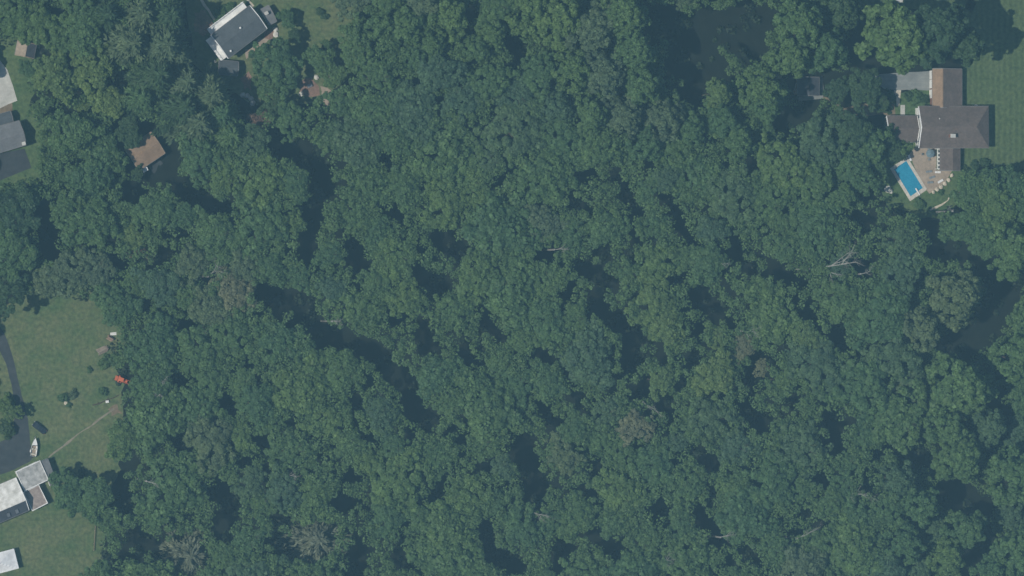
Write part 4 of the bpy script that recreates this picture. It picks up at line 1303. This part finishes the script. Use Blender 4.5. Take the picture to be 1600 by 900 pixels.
# shrubs
for a in [(100, 622, 8, 'dark low shrub in the group on the rough lawn, left one', 'mid'), (114, 616, 8, 'low shrub in the group on the rough lawn, upper right one', 'grey'),
          (107, 632, 5, 'small low shrub in the group on the rough lawn, bottom one', 'mid'), (162, 612, 7, 'small shrub between log and orange tractor', 'mid'),
          (140, 578, 5, 'tiny shrub alone on the rough lawn', 'mid'), (163, 566, 11, 'round shrub below the grey log pile', 'mid'), (176, 561, 10, 'round shrub right of the one below log pile', 'mid'),
          (12, 628, 12, 'bright shrub on the driveway island, upper one', 'bright'), (10, 668, 14, 'dark shrub on the driveway island, lower one', 'dark'),
          (1420, 150, 9, 'front garden shrub, first from the worn driveway walk', 'dark'), (1432, 154, 10, 'front garden shrub, second from the stone walk', 'mid'), (1444, 155, 9, 'front garden shrub, third from the stone walk', 'dark'),
          (1430, 144, 6, 'low front garden shrub touching the driveway', 'mid'), (1390, 152, 11, 'dark shrub left of the stone walk', 'dark'), (1384, 168, 10, 'dark shrub above the left wing', 'dark'),
          (1510, 268, 9, 'dark shrub at the lower corner of the sunroom', 'dark'), (1524, 258, 8, 'dark shrub on the grass right of sunroom', 'dark'), (1540, 256, 9, 'dark shrub at the striped lawn foot', 'dark'),
          (1436, 318, 10, 'dark shrub at the lower pool end', 'mid'), (1470, 300, 6, 'low shrub among the edging boulders', 'mid'),
          (112, 745, 5, 'dark small shrub beside the grey lean-to', 'dark'), (126, 742, 8, 'dark round shrub on lawn right of lean-to', 'dark'),
          (338, 34, 5, 'small shrub beside the pale path to slate-roofed house', 'mid'), (345, 22, 12, 'lush shrub above the white balcony', 'bright'), (360, 12, 10, 'lush shrub at the house corner above the balcony', 'mid'),
          (1400, 7, 6, 'low shrub at the top pavement corner', 'mid'), (500, 18, 7, 'dark shrub alone on the worn lawn', 'dark'), (508, 26, 6, 'smaller dark shrub on the worn lawn', 'dark')]:
    shrub(a[0], a[1], a[2], a[3], a[4])

# ------------------------------------------------------------------ labels for the trees
MARKS = [('swimming pool', 1421, 280), ('orange tractor', 191, 594), ('slate-roofed house', 372, 50), ('brown-roofed cottage', 228, 238), ('white-roofed house', 30, 770),
         ('grey-roofed house', 10, 215), ('brick patio', 484, 136), ('brown-roofed house', 1490, 195), ('shaded shed', 1263, 135), ('forked bare tree', 1310, 410),
         ('double-limbed bare tree', 335, 430), ('thin forked bare tree', 1350, 772), ('tangled bare treetop', 1265, 838), ('short white bare trunk', 1012, 634),
         ('grey-tan tree', 992, 668), ('bent pale limb', 840, 797), ('curved bare tree', 1035, 890), ('small bare treetop', 872, 390), ('looped bare branches', 1122, 402),
         ('long flat bare trunk', 1168, 517), ('short white branch', 450, 742), ('feathery bottom-left pine', 296, 868), ('feathery centre-left pine', 492, 842), ('small pale branch', 520, 502),
         ('log pile', 162, 545), ('garden shed', 40, 78)]
DIRS = ['right', 'upper right', 'top', 'upper left', 'left', 'lower left', 'bottom', 'lower right']
ORD = ['first', 'second', 'third', 'fourth', 'fifth', 'sixth', 'seventh', 'eighth', 'ninth', 'tenth', 'eleventh', 'twelfth']
cells = {}
for T_ in TREES:
    root, x, y, r, tone, style, lab = T_
    if lab: continue
    d, nm, mx_, my_ = min((math.hypot(x - mx, y - my), n, mx, my) for n, mx, my in MARKS)
    sec_ = int(round(math.atan2(my_ - y, x - mx_) / (math.pi / 4))) % 8
    cells.setdefault((nm, sec_), []).append((d, T_))
for (nm, sec_), lst in cells.items():
    lst.sort(key=lambda q: q[0])
    for i, (d, (root, x, y, r, tone, style, lab)) in enumerate(lst):
        size = 'small' if r < 23 else 'broad' if r > 38 else 'medium'
        kind_ = 'pine' if style == 'pine' else 'tall broadleaf tree' if style == 'tall' else 'broadleaf tree'
        root['label'] = '%s %s %s, %s from the %s toward %s' % (size, COLWORD[tone], kind_, ORD[min(i, 11)], nm, DIRS[sec_])
        root['group'] = 'tall trees' if style == 'tall' else 'conifers' if style == 'pine' else 'woodland canopy trees'

# ------------------------------------------------------------------ undergrowth below the canopy and woods beyond the frame
global_n = 2600
rng = np.random.default_rng(5)
PP, NN = [], []
k = 0
while k < global_n:
    x, y = rng.uniform(-40, 1640), rng.uniform(-40, 940)
    if any(inside(x, y, p) for p in OPEN): k += 1; continue
    p = at(x, y, 0)
    n = 26
    d = rng.normal(size=(n, 3)); d[:, 2] = np.abs(d[:, 2])
    d /= np.linalg.norm(d, axis=1, keepdims=True)
    rr = rng.uniform(.8, 2.4)
    PP.append(np.array([p.x, p.y, .1]) + d * rr * rng.uniform(.6, 1.1, (n, 1)))
    NN.append(d + np.array([0, 0, .6]) + rng.normal(size=(n, 3)) * .4)
    k += 1
P, Nn = np.concatenate(PP), np.concatenate(NN)
V, F = leaf_quads(P, Nn, rng.uniform(.45, .95, len(P)), 1.2)
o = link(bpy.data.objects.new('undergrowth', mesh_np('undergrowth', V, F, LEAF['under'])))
tag(o, 'undergrowth seen through gaps between the crowns, its colour darkened as shade', kind='stuff')

# lower foliage filling the valleys between the crowns, left out of the dark openings
rng = np.random.default_rng(77)
PP, NN = [], []
GX = GA
for _ in range(21000):
    x, y = rng.uniform(-30, 1630), rng.uniform(-30, 930)
    if any(inside(x, y, p) for p in OPEN): continue
    if (np.hypot(GX[:, 0] - x, GX[:, 1] - y) < GX[:, 2] + 4).any(): continue
    if any((x - a) ** 2 + (y - b) ** 2 < (.72 * c) ** 2 for a, b, c in PLACED): continue
    z = 14.5 + 1.0 * math.sin(x * .031 + 1.3 * math.sin(y * .023)) * math.sin(y * .037 + 1.1 * math.sin(x * .019))
    if x > 1400 and y > 420: z -= 8.0
    if x > 1180 and y < 260: z -= 6.0
    if 560 < x < 1180 and y < 140: z -= 1.5
    if x < 330: z -= 1.5
    if x < 190 and y < 300: z -= 4.0
    if 1290 < x < 1410 and 200 < y < 340: z -= 5.0
    z += rng.normal() * .7
    p = at(x, y, z)
    n = 34
    d = rng.normal(size=(n, 3)); d[:, 2] = np.abs(d[:, 2]) + .1
    d /= np.linalg.norm(d, axis=1, keepdims=True)
    rr = rng.uniform(.9, 1.9)
    PP.append(np.array([p.x, p.y, p.z]) + d * rr * rng.uniform(.6, 1.1, (n, 1)) * np.array([1, 1, .6]))
    NN.append(d * .6 + np.array([0, 0, .6]) + rng.normal(size=(n, 3)) * .42)
P, Nn = np.concatenate(PP), np.concatenate(NN)
V, F = leaf_quads(P, Nn, rng.uniform(.32, .7, len(P)), 1.25)
o = link(bpy.data.objects.new('understorey_foliage', mesh_np('understorey_foliage', V, F, LEAF['fill'])))
tag(o, 'unbroken lower foliage between the larger crowns of the wood', kind='stuff')

# woods going on outside the picture: crowns set on points by geometry nodes
pts = []
r5 = random.Random(41)
while len(pts) < 900:
    x, y = r5.uniform(-420, 2020), r5.uniform(-420, 1320)
    if -75 < x < 1655 and -55 < y < 955: continue
    if any(inside(x, y, q) for q in LAWNS.values()): continue
    if any((x - a) ** 2 + (y - b) ** 2 < 38 ** 2 for a, b in pts): continue
    pts.append((x, y))
me = bpy.data.meshes.new('woods')
me.from_pydata([tuple(at(x, y, 13.0)) for x, y in pts], [], [])
wo = link(bpy.data.objects.new('woods', me))
tag(wo, 'woodland continuing past the edges of the picture', kind='stuff')
ng = bpy.data.node_groups.new('woods_points', 'GeometryNodeTree')
ng.interface.new_socket('Geometry', in_out='INPUT', socket_type='NodeSocketGeometry')
ng.interface.new_socket('Geometry', in_out='OUTPUT', socket_type='NodeSocketGeometry')
gi = ng.nodes.new('NodeGroupInput'); go = ng.nodes.new('NodeGroupOutput')
ip = ng.nodes.new('GeometryNodeInstanceOnPoints')
oi = ng.nodes.new('GeometryNodeObjectInfo')
src = next(t[0] for t in TREES if t[5] == 'oak').children
oi.inputs['Object'].default_value = next(c for c in src if c.name.startswith('crown'))
oi.transform_space = 'ORIGINAL'
rv = ng.nodes.new('FunctionNodeRandomValue'); rv.data_type = 'FLOAT_VECTOR'
rv.inputs[0].default_value = (0, 0, 0); rv.inputs[1].default_value = (0, 0, 6.28)
rs = ng.nodes.new('FunctionNodeRandomValue'); rs.data_type = 'FLOAT'
rs.inputs[2].default_value = 1.0; rs.inputs[3].default_value = 1.5
ng.links.new(gi.outputs[0], ip.inputs['Points'])
ng.links.new(oi.outputs['Geometry'], ip.inputs['Instance'])
ng.links.new(rv.outputs[0], ip.inputs['Rotation'])
ng.links.new(rs.outputs[1], ip.inputs['Scale'])
ng.links.new(ip.outputs[0], go.inputs[0])
md = wo.modifiers.new('woods', 'NODES'); md.node_group = ng

# ------------------------------------------------------------------ air
hz, nt, b = ntree('haze_air')
nt.nodes.remove(b)
pv_ = nt.nodes.new('ShaderNodeVolumePrincipled')
pv_.inputs['Color'].default_value = (*HAZE_COLOR, 1)
pv_.inputs['Density'].default_value = HAZE_DENSITY
pv_.inputs['Anisotropy'].default_value = 0.0
nt.links.new(pv_.outputs[0], nt.nodes['Material Output'].inputs['Volume'])
h = MB().prism([(-1600, -1600), (1600, -1600), (1600, 1600), (-1600, 1600)], -1.0, 1515.0).build('haze', hz)
tag(h, 'thin bluish summer haze between the aircraft and the ground', kind='stuff')
